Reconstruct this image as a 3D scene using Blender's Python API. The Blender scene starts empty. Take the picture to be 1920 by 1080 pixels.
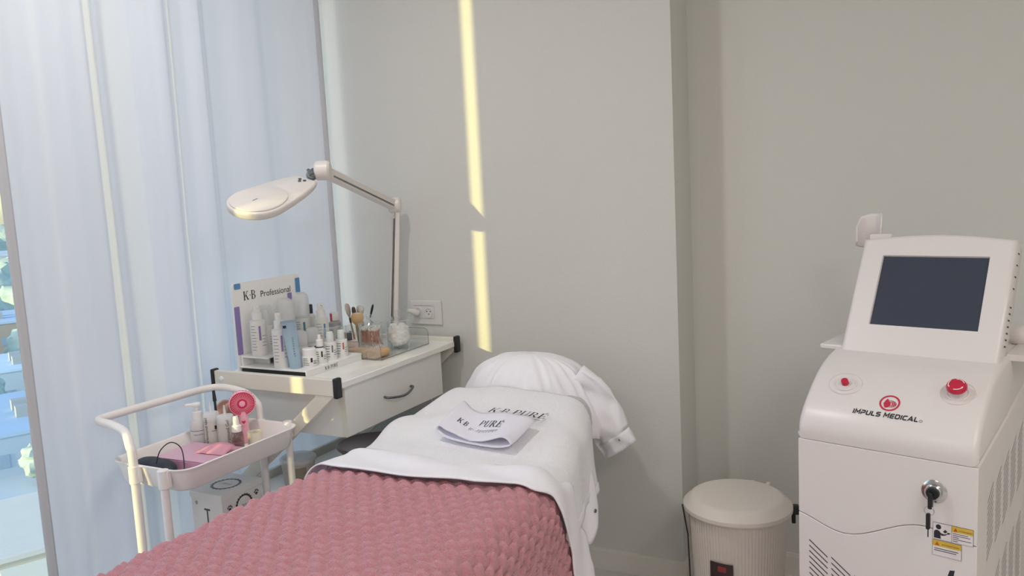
import bpy, bmesh, math, random
from mathutils import Vector, Matrix, noise
random.seed(7)
SC = bpy.context.scene
COL = SC.collection
rad = math.radians

# ------------------------------------------------------------------ camera, world, sun, lights, exposure
cam_d = bpy.data.cameras.new('camera'); cam = bpy.data.objects.new('camera', cam_d); COL.objects.link(cam)
YAW, PIT, ROL, HC = rad(27.5), rad(6.85), rad(2.9), 1.45
F = Vector((-math.sin(YAW)*math.cos(PIT), math.cos(YAW)*math.cos(PIT), -math.sin(PIT)))
R0 = Vector((math.cos(YAW), math.sin(YAW), 0)); U0 = R0.cross(F)
Ri = R0*math.cos(ROL)-U0*math.sin(ROL); Ui = U0*math.cos(ROL)+R0*math.sin(ROL)
m = Matrix((Ri, Ui, -F)).transposed().to_4x4(); m.translation = (0, 0, HC)
cam.matrix_world = m
cam_d.sensor_width = 36.0; cam_d.lens = 36.0*1500/1920; cam_d.clip_start = 0.02; cam_d.clip_end = 3000
SC.camera = cam

W = bpy.data.worlds.new('world'); SC.world = W; W.use_nodes = True
nt = W.node_tree; bg = nt.nodes['Background']
sky = nt.nodes.new('ShaderNodeTexSky'); sky.sky_type = 'NISHITA'; sky.sun_disc = False
SUN_DIR = Vector((.34, 1.0, -.115)).normalized()
sky.sun_elevation = rad(24); sky.sun_rotation = rad(199)
sky.air_density = 1.2; sky.dust_density = 1.0; sky.ozone_density = 2.0
nt.links.new(sky.outputs[0], bg.inputs[0]); bg.inputs[1].default_value = 0.46

sun_d = bpy.data.lights.new('sun', 'SUN'); sun = bpy.data.objects.new('sun', sun_d); COL.objects.link(sun)
sun.rotation_euler = SUN_DIR.to_track_quat('-Z', 'Y').to_euler(); sun.location = (-6, -12, 6)
sun_d.energy = 5.0; sun_d.angle = rad(0.5); sun_d.color = (1.0, 0.81, 0.28)

SC.view_settings.view_transform = 'Standard'; SC.view_settings.look = 'None'
SC.cycles.max_bounces = 14; SC.cycles.diffuse_bounces = 8; SC.cycles.transparent_max_bounces = 24
SC.view_settings.exposure = -0.15; SC.view_settings.gamma = 1.0; SC.view_settings.use_curve_mapping = False

def area(name, loc, size, energy, color, shape='SQUARE', parent=None, tgt=None):
    d = bpy.data.lights.new(name, 'AREA'); o = bpy.data.objects.new(name, d); COL.objects.link(o)
    d.shape = shape; d.size = size; d.energy = energy; d.color = color
    o.location = loc
    return o
CEIL = 2.72
WARM = (1.0, 0.953, 0.922)
# (x, y, diameter/size, power) of the downlight and the added unseen fill panels; fittings are built below
DOWNLIGHT = (-1.55, 1.40, 0.13, 13.0)
FILL_PANELS = [(1.1, 0.75, 0.6, 14.0), (1.0, -1.0, 0.6, 27.0), (-1.0, -1.1, 0.6, 11.0)]

# ------------------------------------------------------------------ materials
def lin(c):
    return tuple(((v/255)/12.92 if v/255 <= .04045 else ((v/255+.055)/1.055)**2.4) for v in c)
MATS = {}
def mat(name, rgb, rough=.5, metal=0, bump=0, scale=60, var=0, spec=.5, sheen=0, trans=0, alpha=1, coat=0, emit=0, detail=3):
    if name in MATS: return MATS[name]
    M = bpy.data.materials.new(name); M.use_nodes = True
    n = M.node_tree.nodes; l = M.node_tree.links; b = n['Principled BSDF']
    c = lin(rgb)
    b.inputs['Base Color'].default_value = (*c, 1); b.inputs['Roughness'].default_value = rough
    b.inputs['Metallic'].default_value = metal; b.inputs['Specular IOR Level'].default_value = spec
    if sheen: b.inputs['Sheen Weight'].default_value = sheen; b.inputs['Sheen Roughness'].default_value = .5
    if trans: b.inputs['Transmission Weight'].default_value = trans; b.inputs['IOR'].default_value = 1.3
    if coat: b.inputs['Coat Weight'].default_value = coat
    if emit: b.inputs['Emission Color'].default_value = (*c, 1); b.inputs['Emission Strength'].default_value = emit
    tc = n.new('ShaderNodeTexCoord'); nz = n.new('ShaderNodeTexNoise')
    nz.inputs['Scale'].default_value = scale; nz.inputs['Detail'].default_value = detail
    l.new(tc.outputs['Object'], nz.inputs['Vector'])
    v = var or .02
    mx = n.new('ShaderNodeMix'); mx.data_type = 'RGBA'
    mx.inputs[6].default_value = (*[max(0, q*(1-v)) for q in c], 1); mx.inputs[7].default_value = (*[min(1, q*(1+v)) for q in c], 1)
    l.new(nz.outputs['Fac'], mx.inputs[0]); l.new(mx.outputs[2], b.inputs['Base Color'])
    if bump:
        bp = n.new('ShaderNodeBump'); bp.inputs['Strength'].default_value = 1; bp.inputs['Distance'].default_value = bump
        l.new(nz.outputs['Fac'], bp.inputs['Height']); l.new(bp.outputs[0], b.inputs['Normal'])
    MATS[name] = M; return M
def clear(name, rgb, tint=.9, gloss=.12, rough=.03):
    """thin clear plastic or glass: transparent with a facing-dependent gloss"""
    M = bpy.data.materials.new(name); M.use_nodes = True
    n = M.node_tree.nodes; l = M.node_tree.links; n.clear()
    out = n.new('ShaderNodeOutputMaterial'); mix = n.new('ShaderNodeMixShader')
    t = n.new('ShaderNodeBsdfTransparent'); g = n.new('ShaderNodeBsdfGlossy'); lw = n.new('ShaderNodeLayerWeight')
    t.inputs[0].default_value = (*[q*tint for q in lin(rgb)], 1); g.inputs[0].default_value = (1, 1, 1, 1); g.inputs['Roughness'].default_value = rough
    lw.inputs[0].default_value = .25
    mr = n.new('ShaderNodeMapRange'); mr.inputs[3].default_value = gloss*.2; mr.inputs[4].default_value = min(1, gloss*2.6)
    l.new(lw.outputs['Facing'], mr.inputs[0]); l.new(mr.outputs[0], mix.inputs[0])
    l.new(t.outputs[0], mix.inputs[1]); l.new(g.outputs[0], mix.inputs[2]); l.new(mix.outputs[0], out.inputs[0])
    MATS[name] = M; return M
def fabric_thin(name, rgb, transl=.45, scale=900, bump=.0004):
    M = bpy.data.materials.new(name); M.use_nodes = True
    n = M.node_tree.nodes; l = M.node_tree.links; n.clear()
    out = n.new('ShaderNodeOutputMaterial'); mix = n.new('ShaderNodeMixShader'); mix.inputs[0].default_value = transl
    d = n.new('ShaderNodeBsdfDiffuse'); t = n.new('ShaderNodeBsdfTranslucent')
    c = (*lin(rgb), 1); d.inputs[0].default_value = c; t.inputs[0].default_value = c
    tc = n.new('ShaderNodeTexCoord'); wv = n.new('ShaderNodeTexNoise'); wv.inputs['Scale'].default_value = scale
    mp = n.new('ShaderNodeMapping'); mp.inputs['Scale'].default_value = (1, 1, .25)
    bp = n.new('ShaderNodeBump'); bp.inputs['Distance'].default_value = bump
    l.new(tc.outputs['Object'], mp.inputs[0]); l.new(mp.outputs[0], wv.inputs['Vector']); l.new(wv.outputs['Fac'], bp.inputs['Height'])
    l.new(bp.outputs[0], d.inputs['Normal'])
    l.new(d.outputs[0], mix.inputs[1]); l.new(t.outputs[0], mix.inputs[2]); l.new(mix.outputs[0], out.inputs[0])
    MATS[name] = M; return M

wall_m = mat('wall_paint', (210, 209, 204), .75, bump=.0008, scale=220, var=.015, spec=.25)
ceil_m = mat('ceiling_paint', (232, 230, 226), .9, spec=.2)
floor_m = mat('floor_tile', (212, 208, 204), .35, var=.04, scale=4)
base_m = mat('baseboard_paint', (222, 218, 212), .5)
alu_m = mat('window_aluminium', (205, 206, 208), .4, metal=.6)
glass_m = clear('window_glass', (245, 250, 252), .97, .05)
curtain_m = fabric_thin('curtain_cloth', (230, 233, 238), .27)
white_m = mat('white_laminate', (236, 235, 232), .22, var=.015)
cream_m = mat('cream_metal', (222, 218, 207), .3, var=.015)
black_m = mat('black_plastic', (26, 30, 33), .45)
chrome_m = mat('chrome', (200, 200, 202), .18, metal=1)
dchrome_m = mat('dark_chrome', (120, 124, 128), .25, metal=.9)
plast_m = mat('white_plastic', (238, 238, 237), .35)
gplast_m = mat('grey_white_plastic', (214, 211, 208), .4)
cart_m = mat('cart_enamel', (238, 234, 232), .38)
bot_m = mat('white_bottle', (232, 232, 230), .38)
def frosted(name, rgb, k):
    M = mat(name, rgb, .35); n = M.node_tree.nodes; l = M.node_tree.links
    t_ = n.new('ShaderNodeBsdfTransparent'); mx_ = n.new('ShaderNodeMixShader'); mx_.inputs[0].default_value = k
    l.new(n['Principled BSDF'].outputs[0], mx_.inputs[1]); l.new(t_.outputs[0], mx_.inputs[2]); l.new(mx_.outputs[0], n['Material Output'].inputs[0]); return M
frost_m = frosted('frosted_plastic', (240, 242, 243), .42)
acry_m = clear('clear_acrylic', (250, 252, 252), .985, .26)
ink_m = mat('dark_ink', (38, 40, 48), .6)
greyink_m = mat('grey_ink', (118, 120, 126), .6)
blue_m = mat('blue_print', (92, 142, 192), .5)
purple_m = mat('purple_print', (142, 128, 184), .5)
teal_m = mat('teal_print', (88, 138, 150), .5)
slate_m = mat('slate_blue_print', (62, 92, 116), .5)
redink_m = mat('red_print', (196, 104, 100), .5)
tube_m = mat('pale_blue_tube', (164, 190, 208), .3)
mach_m = mat('machine_shell', (226, 220, 218), .32, var=.012)
dark_m = mat('slot_dark', (52, 44, 46), .7)
red_m = mat('red_button', (196, 36, 66), .3)
crim_m = mat('crimson_print', (196, 38, 72), .5)
yell_m = mat('yellow_print', (216, 178, 62), .5)
screen_m = mat('screen_glass', (58, 65, 80), .12, spec=.6)
bin_m = mat('bin_plastic', (212, 205, 198), .5)
pink_m = mat('pink_plastic', (246, 182, 200), .35)
hot_m = mat('hot_pink_plastic', (224, 46, 96), .35)
mauve_m = mat('mauve_box', (204, 152, 180), .28)
brown_m = mat('brown_plastic', (112, 84, 80), .3)
wood_m = mat('light_wood', (206, 170, 128), .5, scale=40, var=.1)
swab_m = mat('swab_stick', (204, 150, 128), .6)
cotton_m = mat('cotton', (240, 237, 232), .95, bump=.004, scale=120)
clip_m = mat('clip_brown', (200, 164, 150), .25)
kraft_m = mat('orange_box', (196, 132, 74), .6, var=.15, scale=20)
towel_m = mat('towel_terry', (246, 244, 248), .95, bump=.004, scale=260, sheen=.3, detail=4)
sheet_m = mat('bed_sheet', (244, 242, 248), .85, bump=.0006, scale=500)
coat_m = mat('coat_cotton', (242, 240, 245), .8, bump=.0005, scale=600)
band_m = mat('headband_cloth', (232, 229, 240), .85, bump=.0008, scale=700)
blanket_m = mat('blanket_plush', (218, 152, 162), .95, bump=.006, scale=330, sheen=.35, var=.14, detail=6)
leather_m = mat('bed_vinyl', (196, 194, 196), .45)
gel_m = frosted('gel_clear', (222, 220, 214), .3)
emit_m = mat('lamp_diffuser', (255, 244, 236), .5, emit=1.5)

# ------------------------------------------------------------------ mesh helpers
class MB:
    def __init__(s): s.v = []; s.f = []
    def raw(s, vs, fs, M=None):
        k = len(s.v)
        s.v += [tuple(M @ Vector(p)) if M else tuple(p) for p in vs]
        s.f += [tuple(i+k for i in f) for f in fs]; return s
    def box(s, x0, x1, y0, y1, z0, z1, M=None):
        vs = [(x, y, z) for z in (z0, z1) for y in (y0, y1) for x in (x0, x1)]
        return s.raw(vs, [(0, 2, 3, 1), (4, 5, 7, 6), (0, 1, 5, 4), (2, 6, 7, 3), (0, 4, 6, 2), (1, 3, 7, 5)], M)
    def lathe(s, prof, n=24, M=None, rx=1, ry=1, open_=False):
        vs = []; fs = []
        for r, z in prof:
            for i in range(n):
                a = 2*math.pi*i/n; vs.append((r*rx*math.cos(a), r*ry*math.sin(a), z))
        for j in range(len(prof)-1):
            for i in range(n):
                i2 = (i+1) % n; fs.append((j*n+i, j*n+i2, (j+1)*n+i2, (j+1)*n+i))
        if prof[0][0] > 1e-6 and not open_: fs.append(tuple(reversed(range(n))))
        if prof[-1][0] > 1e-6 and not open_: fs.append(tuple((len(prof)-1)*n+i for i in range(n)))
        return s.raw(vs, fs, M)
    def tube(s, pts, r, n=10, closed=False, M=None, rs=None):
        pts = [Vector(p) for p in pts]; N = len(pts); vs = []; fs = []
        t0 = (pts[1]-pts[0]).normalized(); nrm = t0.orthogonal().normalized()
        for i, p in enumerate(pts):
            if closed: t = (pts[(i+1) % N]-pts[i-1]).normalized()
            elif i == 0: t = t0
            elif i == N-1: t = (pts[-1]-pts[-2]).normalized()
            else: t = ((pts[i+1]-p).normalized()+(p-pts[i-1]).normalized()).normalized()
            nrm = (nrm-t*nrm.dot(t)).normalized(); b = t.cross(nrm)
            rr = rs[i] if rs else r
            for k in range(n):
                a = 2*math.pi*k/n; vs.append(p+(nrm*math.cos(a)+b*math.sin(a))*rr)
        for i in range(N if closed else N-1):
            i2 = (i+1) % N
            for k in range(n):
                k2 = (k+1) % n; fs.append((i*n+k, i*n+k2, i2*n+k2, i2*n+k))
        if not closed:
            fs.append(tuple(reversed(range(n)))); fs.append(tuple((N-1)*n+k for k in range(n)))
        return s.raw(vs, fs, M)
    def prism(s, poly, a, b, axis='z', M=None):
        """poly of 2D points swept along axis from a to b"""
        n = len(poly)
        def q(p, t):
            return {'x': (t, p[0], p[1]), 'y': (p[0], t, p[1]), 'z': (p[0], p[1], t)}[axis]
        vs = [q(p, a) for p in poly]+[q(p, b) for p in poly]
        fs = [tuple(range(n-1, -1, -1)), tuple(range(n, 2*n))]+[(i, (i+1) % n, n+(i+1) % n, n+i) for i in range(n)]
        return s.raw(vs, fs, M)
    def grid(s, fn, nu, nv, wrap=False, M=None):
        vs = [fn(i/(nu-1) if not wrap else i/nu, j/(nv-1)) for j in range(nv) for i in range(nu)]; fs = []
        for j in range(nv-1):
            for i in range(nu if wrap else nu-1):
                i2 = (i+1) % nu; fs.append((j*nu+i, j*nu+i2, (j+1)*nu+i2, (j+1)*nu+i))
        return s.raw(vs, fs, M)
    def patch(s, r, a0, a1, z0, z1, n=5, M=None):
        """curved label patch on a cylinder, angles in degrees"""
        vs = []
        for z in (z0, z1):
            for i in range(n):
                a = rad(a0+(a1-a0)*i/(n-1)); vs.append((r*math.cos(a), r*math.sin(a), z))
        return s.raw(vs, [(i, i+1, n+i+1, n+i) for i in range(n-1)], M)

def wloc(o):
    p = Vector((0, 0, 0))
    while o is not None: p += o.location; o = o.parent
    return p
def build(name, mb, m, parent=None, local=False, bevel=0, seg=2, sharp=38, thick=0, sub=0, flat=False, toff=-1):
    me = bpy.data.meshes.new(name)
    off = wloc(parent) if (parent and not local) else Vector((0, 0, 0))
    me.from_pydata([Vector(p)-off for p in mb.v], [], mb.f); me.validate(); me.update()
    bm = bmesh.new(); bm.from_mesh(me); bmesh.ops.recalc_face_normals(bm, faces=bm.faces); bm.to_mesh(me); bm.free()
    if not flat:
        me.polygons.foreach_set('use_smooth', [True]*len(me.polygons)); me.set_sharp_from_angle(angle=rad(sharp))
    me.materials.append(m)
    o = bpy.data.objects.new(name, me); COL.objects.link(o)
    if parent: o.parent = parent
    if thick:
        md = o.modifiers.new('solid', 'SOLIDIFY'); md.thickness = thick; md.offset = toff
    if bevel:
        md = o.modifiers.new('bevel', 'BEVEL'); md.width = bevel; md.segments = seg; md.limit_method = 'ANGLE'; md.angle_limit = rad(40)
    if sub:
        md = o.modifiers.new('sub', 'SUBSURF'); md.levels = sub; md.render_levels = sub
    return o
def tag(o, label, cat, group=None, kind=None):
    o['label'] = label; o['category'] = cat
    if group: o['group'] = group
    if kind: o['kind'] = kind
    return o
def thing(name, label, cat, loc=(0, 0, 0), rotz=0, group=None):
    o = bpy.data.objects.new(name, None); COL.objects.link(o); o.empty_display_size = .05
    o.location = loc; o.rotation_euler = (0, 0, rotz); return tag(o, label, cat, group)
def struct(name, mb, m, label, cat, **k):
    return tag(build(name, mb, m, **k), label, cat, kind='structure')
def TM(loc, rz=0, rx=0, ry=0, sc=1):
    return Matrix.Translation(loc) @ Matrix.Rotation(rz, 4, 'Z') @ Matrix.Rotation(ry, 4, 'Y') @ Matrix.Rotation(rx, 4, 'X') @ Matrix.Scale(sc, 4)
def arcpts(cx, cy, r, a0, a1, n):
    return [(cx+r*math.cos(rad(a0+(a1-a0)*i/n)), cy+r*math.sin(rad(a0+(a1-a0)*i/n))) for i in range(n+1)]
def rrect(x0, x1, y0, y1, r, n=5):
    return arcpts(x1-r, y1-r, r, 0, 90, n)+arcpts(x0+r, y1-r, r, 90, 180, n)+arcpts(x0+r, y0+r, r, 180, 270, n)+arcpts(x1-r, y0+r, r, 270, 360, n)
def interp(x, tab):
    if x <= tab[0][0]: return tab[0][1]
    for (a, p), (b, q) in zip(tab, tab[1:]):
        if x <= b:
            t = (x-a)/(b-a); t = t*t*(3-2*t); return p+(q-p)*t
    return tab[-1][1]

# lettering: (verts2d, faces) normalised so that cap height = 1, origin at lower left
def sans(txt, xs=1.0, bold=0.0):
    cu = bpy.data.curves.new('t', 'FONT'); cu.body = txt; cu.resolution_u = 3; cu.offset = bold
    o = bpy.data.objects.new('t', cu); COL.objects.link(o); bpy.context.view_layer.update()
    me = bpy.data.meshes.new_from_object(o.evaluated_get(bpy.context.evaluated_depsgraph_get()))
    vs = [(v.co.x*xs/.73, v.co.y/.73) for v in me.vertices]; fs = [tuple(p.vertices) for p in me.polygons]
    bpy.data.objects.remove(o); bpy.data.curves.remove(cu); bpy.data.meshes.remove(me)
    return vs, fs
def serif(txt):
    vs = []; fs = []; x = 0
    def quad(*p):
        k = len(vs); vs.extend(p); fs.append(tuple(range(k, k+len(p))))
    def bx(a, b, c, d): quad((x+a, c), (x+b, c), (x+b, d), (x+a, d))
    def ring(cx, cy, rx, ry, t, a0, a1, n=8):
        for i in range(n):
            p = []
            for a, o in ((a0+(a1-a0)*i/n, 1), (a0+(a1-a0)*(i+1)/n, 1), (a0+(a1-a0)*(i+1)/n, 0), (a0+(a1-a0)*i/n, 0)):
                w = t*(.35+.65*abs(math.cos(rad(a))))
                p.append((x+cx+(rx-(0 if o else w))*math.cos(rad(a)), cy+(ry-(0 if o else t*.4))*math.sin(rad(a))))
            quad(*p)
    def stem(a, top=True, bot=True, w=.15):
        bx(a, a+w, 0, 1)
        if bot: bx(a-.07, a+w+.07, 0, .05)
        if top: bx(a-.07, a+w+.07, .95, 1)
    for ch in txt:
        if ch == 'K':
            stem(.07); quad((x+.2, .42), (x+.26, .38), (x+.66, .97), (x+.58, .97)); quad((x+.3, .56), (x+.42, .62), (x+.76, .03), (x+.58, .03))
            bx(.5, .78, .95, 1); bx(.52, .84, 0, .05); x += .86
        elif ch == 'B':
            stem(.07); ring(.3, .75, .3, .25, .13, -90, 90); ring(.3, .26, .36, .27, .15, -90, 90); bx(.2, .32, .95, 1); bx(.2, .32, 0, .05); bx(.2, .32, .48, .53); x += .72
        elif ch == 'P':
            stem(.07); ring(.3, .73, .34, .27, .14, -90, 90); bx(.2, .32, .95, 1); bx(.2, .32, .45, .5); x += .68
        elif ch == 'R':
            stem(.07); ring(.3, .75, .32, .25, .14, -90, 90); bx(.2, .32, .95, 1); bx(.2, .34, .49, .54); quad((x+.3, .5), (x+.44, .5), (x+.8, 0), (x+.62, 0)); bx(.6, .86, 0, .05); x += .86
        elif ch == 'U':
            bx(.07, .2, .3, 1); bx(.58, .65, .3, 1); bx(0, .28, .95, 1); bx(.48, .74, .95, 1); ring(.36, .3, .29, .3, .12, 180, 360); x += .8
        elif ch == 'E':
            stem(.07); bx(.2, .62, .95, 1); bx(.2, .66, 0, .05); bx(.2, .5, .48, .53); bx(.57, .62, .78, 1); bx(.6, .66, 0, .24); bx(.45, .5, .4, .62); x += .72
        elif ch == '.':
            quad((x+.03, .5), (x+.1, .4), (x+.17, .5), (x+.1, .6)); x += .2
        elif ch == "'": quad((x-.5, 1.08), (x-.42, 1.05), (x-.3, 1.22), (x-.36, 1.24))
        else: x += .35
        x += .06
    return vs, fs
TECH = {'I': (.22, [[(.11, 0), (.11, 1)]]), 'M': (1.15, [[(.1, 0), (.1, 1), (.575, .35), (1.05, 1), (1.05, 0)]]), 'P': (.95, [[(.1, 0), (.1, .42), (.72, .42), (.85, .56), (.85, .78), (.72, .91), (.05, .91)]]),
        'U': (.98, [[(.1, 1), (.1, .24), (.24, .09), (.74, .09), (.88, .24), (.88, 1)]]), 'L': (.82, [[(.1, 1), (.1, .24), (.22, .09), (.82, .09)]]), 'S': (.95, [[(.9, .91), (.22, .91), (.1, .8), (.1, .62), (.22, .52), (.74, .52), (.86, .4), (.86, .2), (.74, .09), (.05, .09)]]),
        'E': (.9, [[(.88, .91), (.22, .91), (.1, .78), (.1, .22), (.22, .09), (.88, .09)], [(.1, .5), (.84, .5)]]), 'D': (1.0, [[(.1, .09), (.1, .91), (.74, .91), (.9, .76), (.9, .24), (.74, .09), (.1, .09)]]),
        'C': (.92, [[(.9, .91), (.24, .91), (.1, .76), (.1, .24), (.24, .09), (.9, .09)]]), 'A': (1.1, [[(.05, 0), (.55, .93), (1.05, 0)], [(.4, .28), (.85, .28)]])}
def tech(txt, t=.25):
    vs = []; fs = []; x = 0
    for ch in txt:
        if ch == ' ': x += .55; continue
        w, lines_ = TECH[ch]
        for ln in lines_:
            P = [Vector((x+a, b)) for a, b in ln]; n = len(P); L = []
            for i in range(n):
                d0 = (P[i]-P[i-1]).normalized() if i else (P[1]-P[0]).normalized(); d1 = (P[i+1]-P[i]).normalized() if i < n-1 else d0
                n0 = Vector((-d0.y, d0.x)); n1 = Vector((-d1.y, d1.x)); mt = (n0+n1).normalized(); mt = mt/max(.45, mt.dot(n1)); L.append((P[i]+mt*t/2, P[i]-mt*t/2))
            k = len(vs)
            for a, b in L: vs += [tuple(a), tuple(b)]
            fs += [(k+2*i, k+2*i+2, k+2*i+3, k+2*i+1) for i in range(n-1)]
        x += w+.2
    return vs, fs
def dashes(n, seed=1):
    rn = random.Random(seed); vs = []; fs = []; x = 0
    for i in range(n):
        w = rn.uniform(.35, .8); k = len(vs); lo = rn.choice((0, 0, -.2)); hi = rn.choice((.7, .7, 1.0))
        vs += [(x, lo), (x+.16, lo), (x+.16, hi), (x, hi), (x+.16, .55), (x+w*.7, .55), (x+w*.7, .7), (x+.16, .7)]; fs += [(k, k+1, k+2, k+3), (k+4, k+5, k+6, k+7)]; x += w+.12
    return vs, fs
def put(mb, glyphs, fn):
    vs, fs = glyphs; mb.raw([fn(a, b) for a, b in vs], fs); return mb
def width(g): return max(p[0] for p in g[0])

# ------------------------------------------------------------------ setting
YB, YR, XC, XG = 2.73, 2.94, -0.77, -2.42
XR, YN = 1.7, -2.2
struct('floor', MB().box(XG-.15, XR, YN, YR+.1, -.12, 0), floor_m, 'pale grey tiled floor of the treatment room', 'floor')
struct('ceiling', MB().box(XG-.15, XR, YN, YR+.1, CEIL, CEIL+.12), ceil_m, 'plain white ceiling above the treatment room', 'ceiling')
struct('wall_back', MB().prism([(XG-.15, YB), (XC, YB), (XC, YR), (XC, YR+.1), (XG-.15, YR+.1)], 0, CEIL), wall_m, 'white wall behind the bed carrying the socket and the sun strip', 'wall', flat=True)
struct('wall_recess', MB().box(XC, XR, YR, YR+.1, 0, CEIL), wall_m, 'white recessed wall behind the bin and the machine', 'wall', flat=True)
struct('wall_right', MB().box(XR, XR+.1, YN, YR+.1, 0, CEIL), wall_m, 'white side wall to the right of the machine', 'wall', flat=True)
struct('wall_near', MB().box(XG-.15, XR+.1, YN-.1, YN, 0, CEIL), wall_m, 'white wall behind the viewer', 'wall', flat=True)
struct('wall_left', MB().box(XG-.15, XG+.02, YN, -.35, 0, CEIL), wall_m, 'white wall beside the tall window', 'wall', flat=True)
def skirting(name, p0, p1, n, label):
    d = Vector((p1[0]-p0[0], p1[1]-p0[1], 0)); mb = MB()
    for (a, b, z0, z1) in ((0, .012, 0, .07), (0, .008, .07, .08)):
        q = [Vector((*p0, 0)), Vector((*p1, 0))]; nn = Vector((*n, 0))
        vs = [q[0]+nn*a, q[1]+nn*a, q[1]+nn*b, q[0]+nn*b]
        mb.raw([tuple(v+Vector((0, 0, z0))) for v in vs]+[tuple(v+Vector((0, 0, z1))) for v in vs], [(0, 1, 2, 3), (4, 5, 6, 7), (0, 1, 5, 4), (1, 2, 6, 5), (2, 3, 7, 6), (3, 0, 4, 7)])
    return struct(name, mb, base_m, label, 'baseboard')
skirting('baseboard_back', (XG, YB), (XC+.012, YB), (0, -1), 'low white baseboard along the wall behind the bed')
skirting('baseboard_recess', (XC+.012, YR), (XR, YR), (0, -1), 'low white baseboard along the recessed wall behind the bin')
skirting('baseboard_return', (XC, YB), (XC, YR), (1, 0), 'short white baseboard around the wall corner beside the bin')

# full-height window
wf = tag(build('window_1', MB().box(XG-.06, XG, -.35, -.29, 0, CEIL).box(XG-.06, XG, 2.68, 2.73, 0, CEIL).box(XG-.06, XG, -.29, 2.68, 0, .06).box(XG-.06, XG, -.29, 2.68, CEIL-.06, CEIL), alu_m, bevel=.004),
         'tall aluminium framed window behind the white curtain', 'window', kind='structure')
build('mullion', MB().box(XG-.06, XG, 1.52, 1.58, .06, CEIL-.06), alu_m, wf, bevel=.004)
build('pane', MB().box(XG-.034, XG-.028, -.29, 1.52, .06, CEIL-.06), glass_m, wf, flat=True)
build('pane', MB().box(XG-.034, XG-.028, 1.58, 2.68, .06, CEIL-.06), glass_m, wf, flat=True)

# curtain in front of the window
prof = [(1.325, -2.255), (1.36, -2.262), (1.43, -2.286), (1.50, -2.294), (1.56, -2.275), (1.600, -2.244), (1.615, -2.241), (1.655, -2.262), (1.70, -2.288), (1.75, -2.305), (1.82, -2.300), (1.865, -2.262), (1.885, -2.245), (1.90, -2.243),
        (1.935, -2.262), (1.975, -2.284), (2.02, -2.288), (2.052, -2.258), (2.066, -2.248), (2.090, -2.262), (2.13, -2.284), (2.20, -2.290), (2.28, -2.270), (2.35, -2.262), (2.42, -2.280), (2.50, -2.288), (2.58, -2.262), (2.63, -2.238), (2.668, -2.218)]
NC = 170
def cur(u, w):
    y = prof[0][0]+(prof[-1][0]-prof[0][0])*u; z = .015+(CEIL-.05)*w
    x = interp(y, prof)
    e = min(1, (y-1.325)/.2)*min(1, (2.668-y)/.05)
    x += e*(.003*math.sin(y*19+z*1.1)+.008*noise.noise((y*5, z*.6, 3)))
    y2 = y+.010*e*noise.noise((y*4, z*.7, 9))
    return (x, y2, z)
curtain = thing('curtain', 'long white curtain hanging in soft folds over the tall window', 'curtain', (-2.28, 1.95, .015))
build('cloth', MB().grid(cur, NC, 40), curtain_m, curtain, sharp=180)
hem = MB().grid(lambda u, w: (lambda p: (p[0]+.004, p[1]-.002, p[2]))(cur(u*.024, w)), 6, 40)
build('side_hem', MB().grid(lambda u, w: (lambda p: (p[0]+.004, p[1]-.002, p[2]))(cur(.986+u*.014, w)), 6, 40), fabric_thin('right_hem_cloth', (216, 216, 222), .22), curtain, sharp=180, thick=.002)
build('side_hem', hem, fabric_thin('hem_cloth', (222, 224, 228), .26), curtain, sharp=180, thick=.002)
# added unseen boards outside; their gaps shape the sun strip and curtain bands
ps = thing('privacy_screen', 'upright boards of a screen outside at the near end of the window', 'screen', (-3.0, -.42, -.2))
BG = [(-2.60, -2.575, 1.02), (-2.80, -2.656, -.2), (-2.942, -2.802, -.2), (-3.034, -2.992, -.2), (-3.100, -3.086, -.2), (-3.30, -3.126, -.2), (-3.5, -3.302, -.2)]
for a, b, zb in BG: build('board', MB().box(a, b, -.43, -.405, zb, 3.6), alu_m, ps, flat=True)
for z_ in (3.2, -.19): build('rail', MB().box(-3.5, -2.575, -.45, -.43, z_, z_+.06), alu_m, ps, flat=True)
rail = thing('curtain_rail', 'white curtain rail fixed under the ceiling', 'rail', (-2.28, 1.2, CEIL-.03))
build('track', MB().box(-2.30, -2.26, -.3, 2.70, CEIL-.028, CEIL), plast_m, rail)

# downlight fitting, and unseen ceiling panels added as fill light
def downlight(x, y, dia, p):
    t = thing('downlight', 'round recessed ceiling downlight above the bed', 'light', (x, y, CEIL))
    build('trim_ring', MB().lathe([(dia/2, -.006), (dia/2+.02, -.008), (dia/2+.022, -.001), (dia/2, 0)], 32, Matrix.Translation((x, y, CEIL))), plast_m, t)
    build('diffuser', MB().lathe([(.0001, -.003), (dia/2, -.003), (dia/2, -.001)], 32, Matrix.Translation((x, y, CEIL))), emit_m, t)
    l = area('downlight_lamp', (0, 0, -.012), dia, p, WARM, 'DISK'); l.parent = t
downlight(*DOWNLIGHT)
PN = ['square ceiling light panel nearest the machine', 'square ceiling light panel at the back of the room', 'square ceiling light panel beside the wall left of the viewer']
for (x, y, s, p), lb in zip(FILL_PANELS, PN):
    t = thing('ceiling_panel', lb, 'light', (x, y, CEIL), group='ceiling light panels')
    h = s/2
    build('frame', MB().box(x-h-.015, x+h+.015, y-h-.015, y-h, CEIL-.012, CEIL).box(x-h-.015, x+h+.015, y+h, y+h+.015, CEIL-.012, CEIL).box(x-h-.015, x-h, y-h, y+h, CEIL-.012, CEIL).box(x+h, x+h+.015, y-h, y+h, CEIL-.012, CEIL), plast_m, t)
    build('diffuser', MB().box(x-h, x+h, y-h, y+h, CEIL-.006, CEIL), emit_m, t)
    l = area('panel_lamp', (0, 0, -.016), s*.95, p, WARM); l.parent = t

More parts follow.
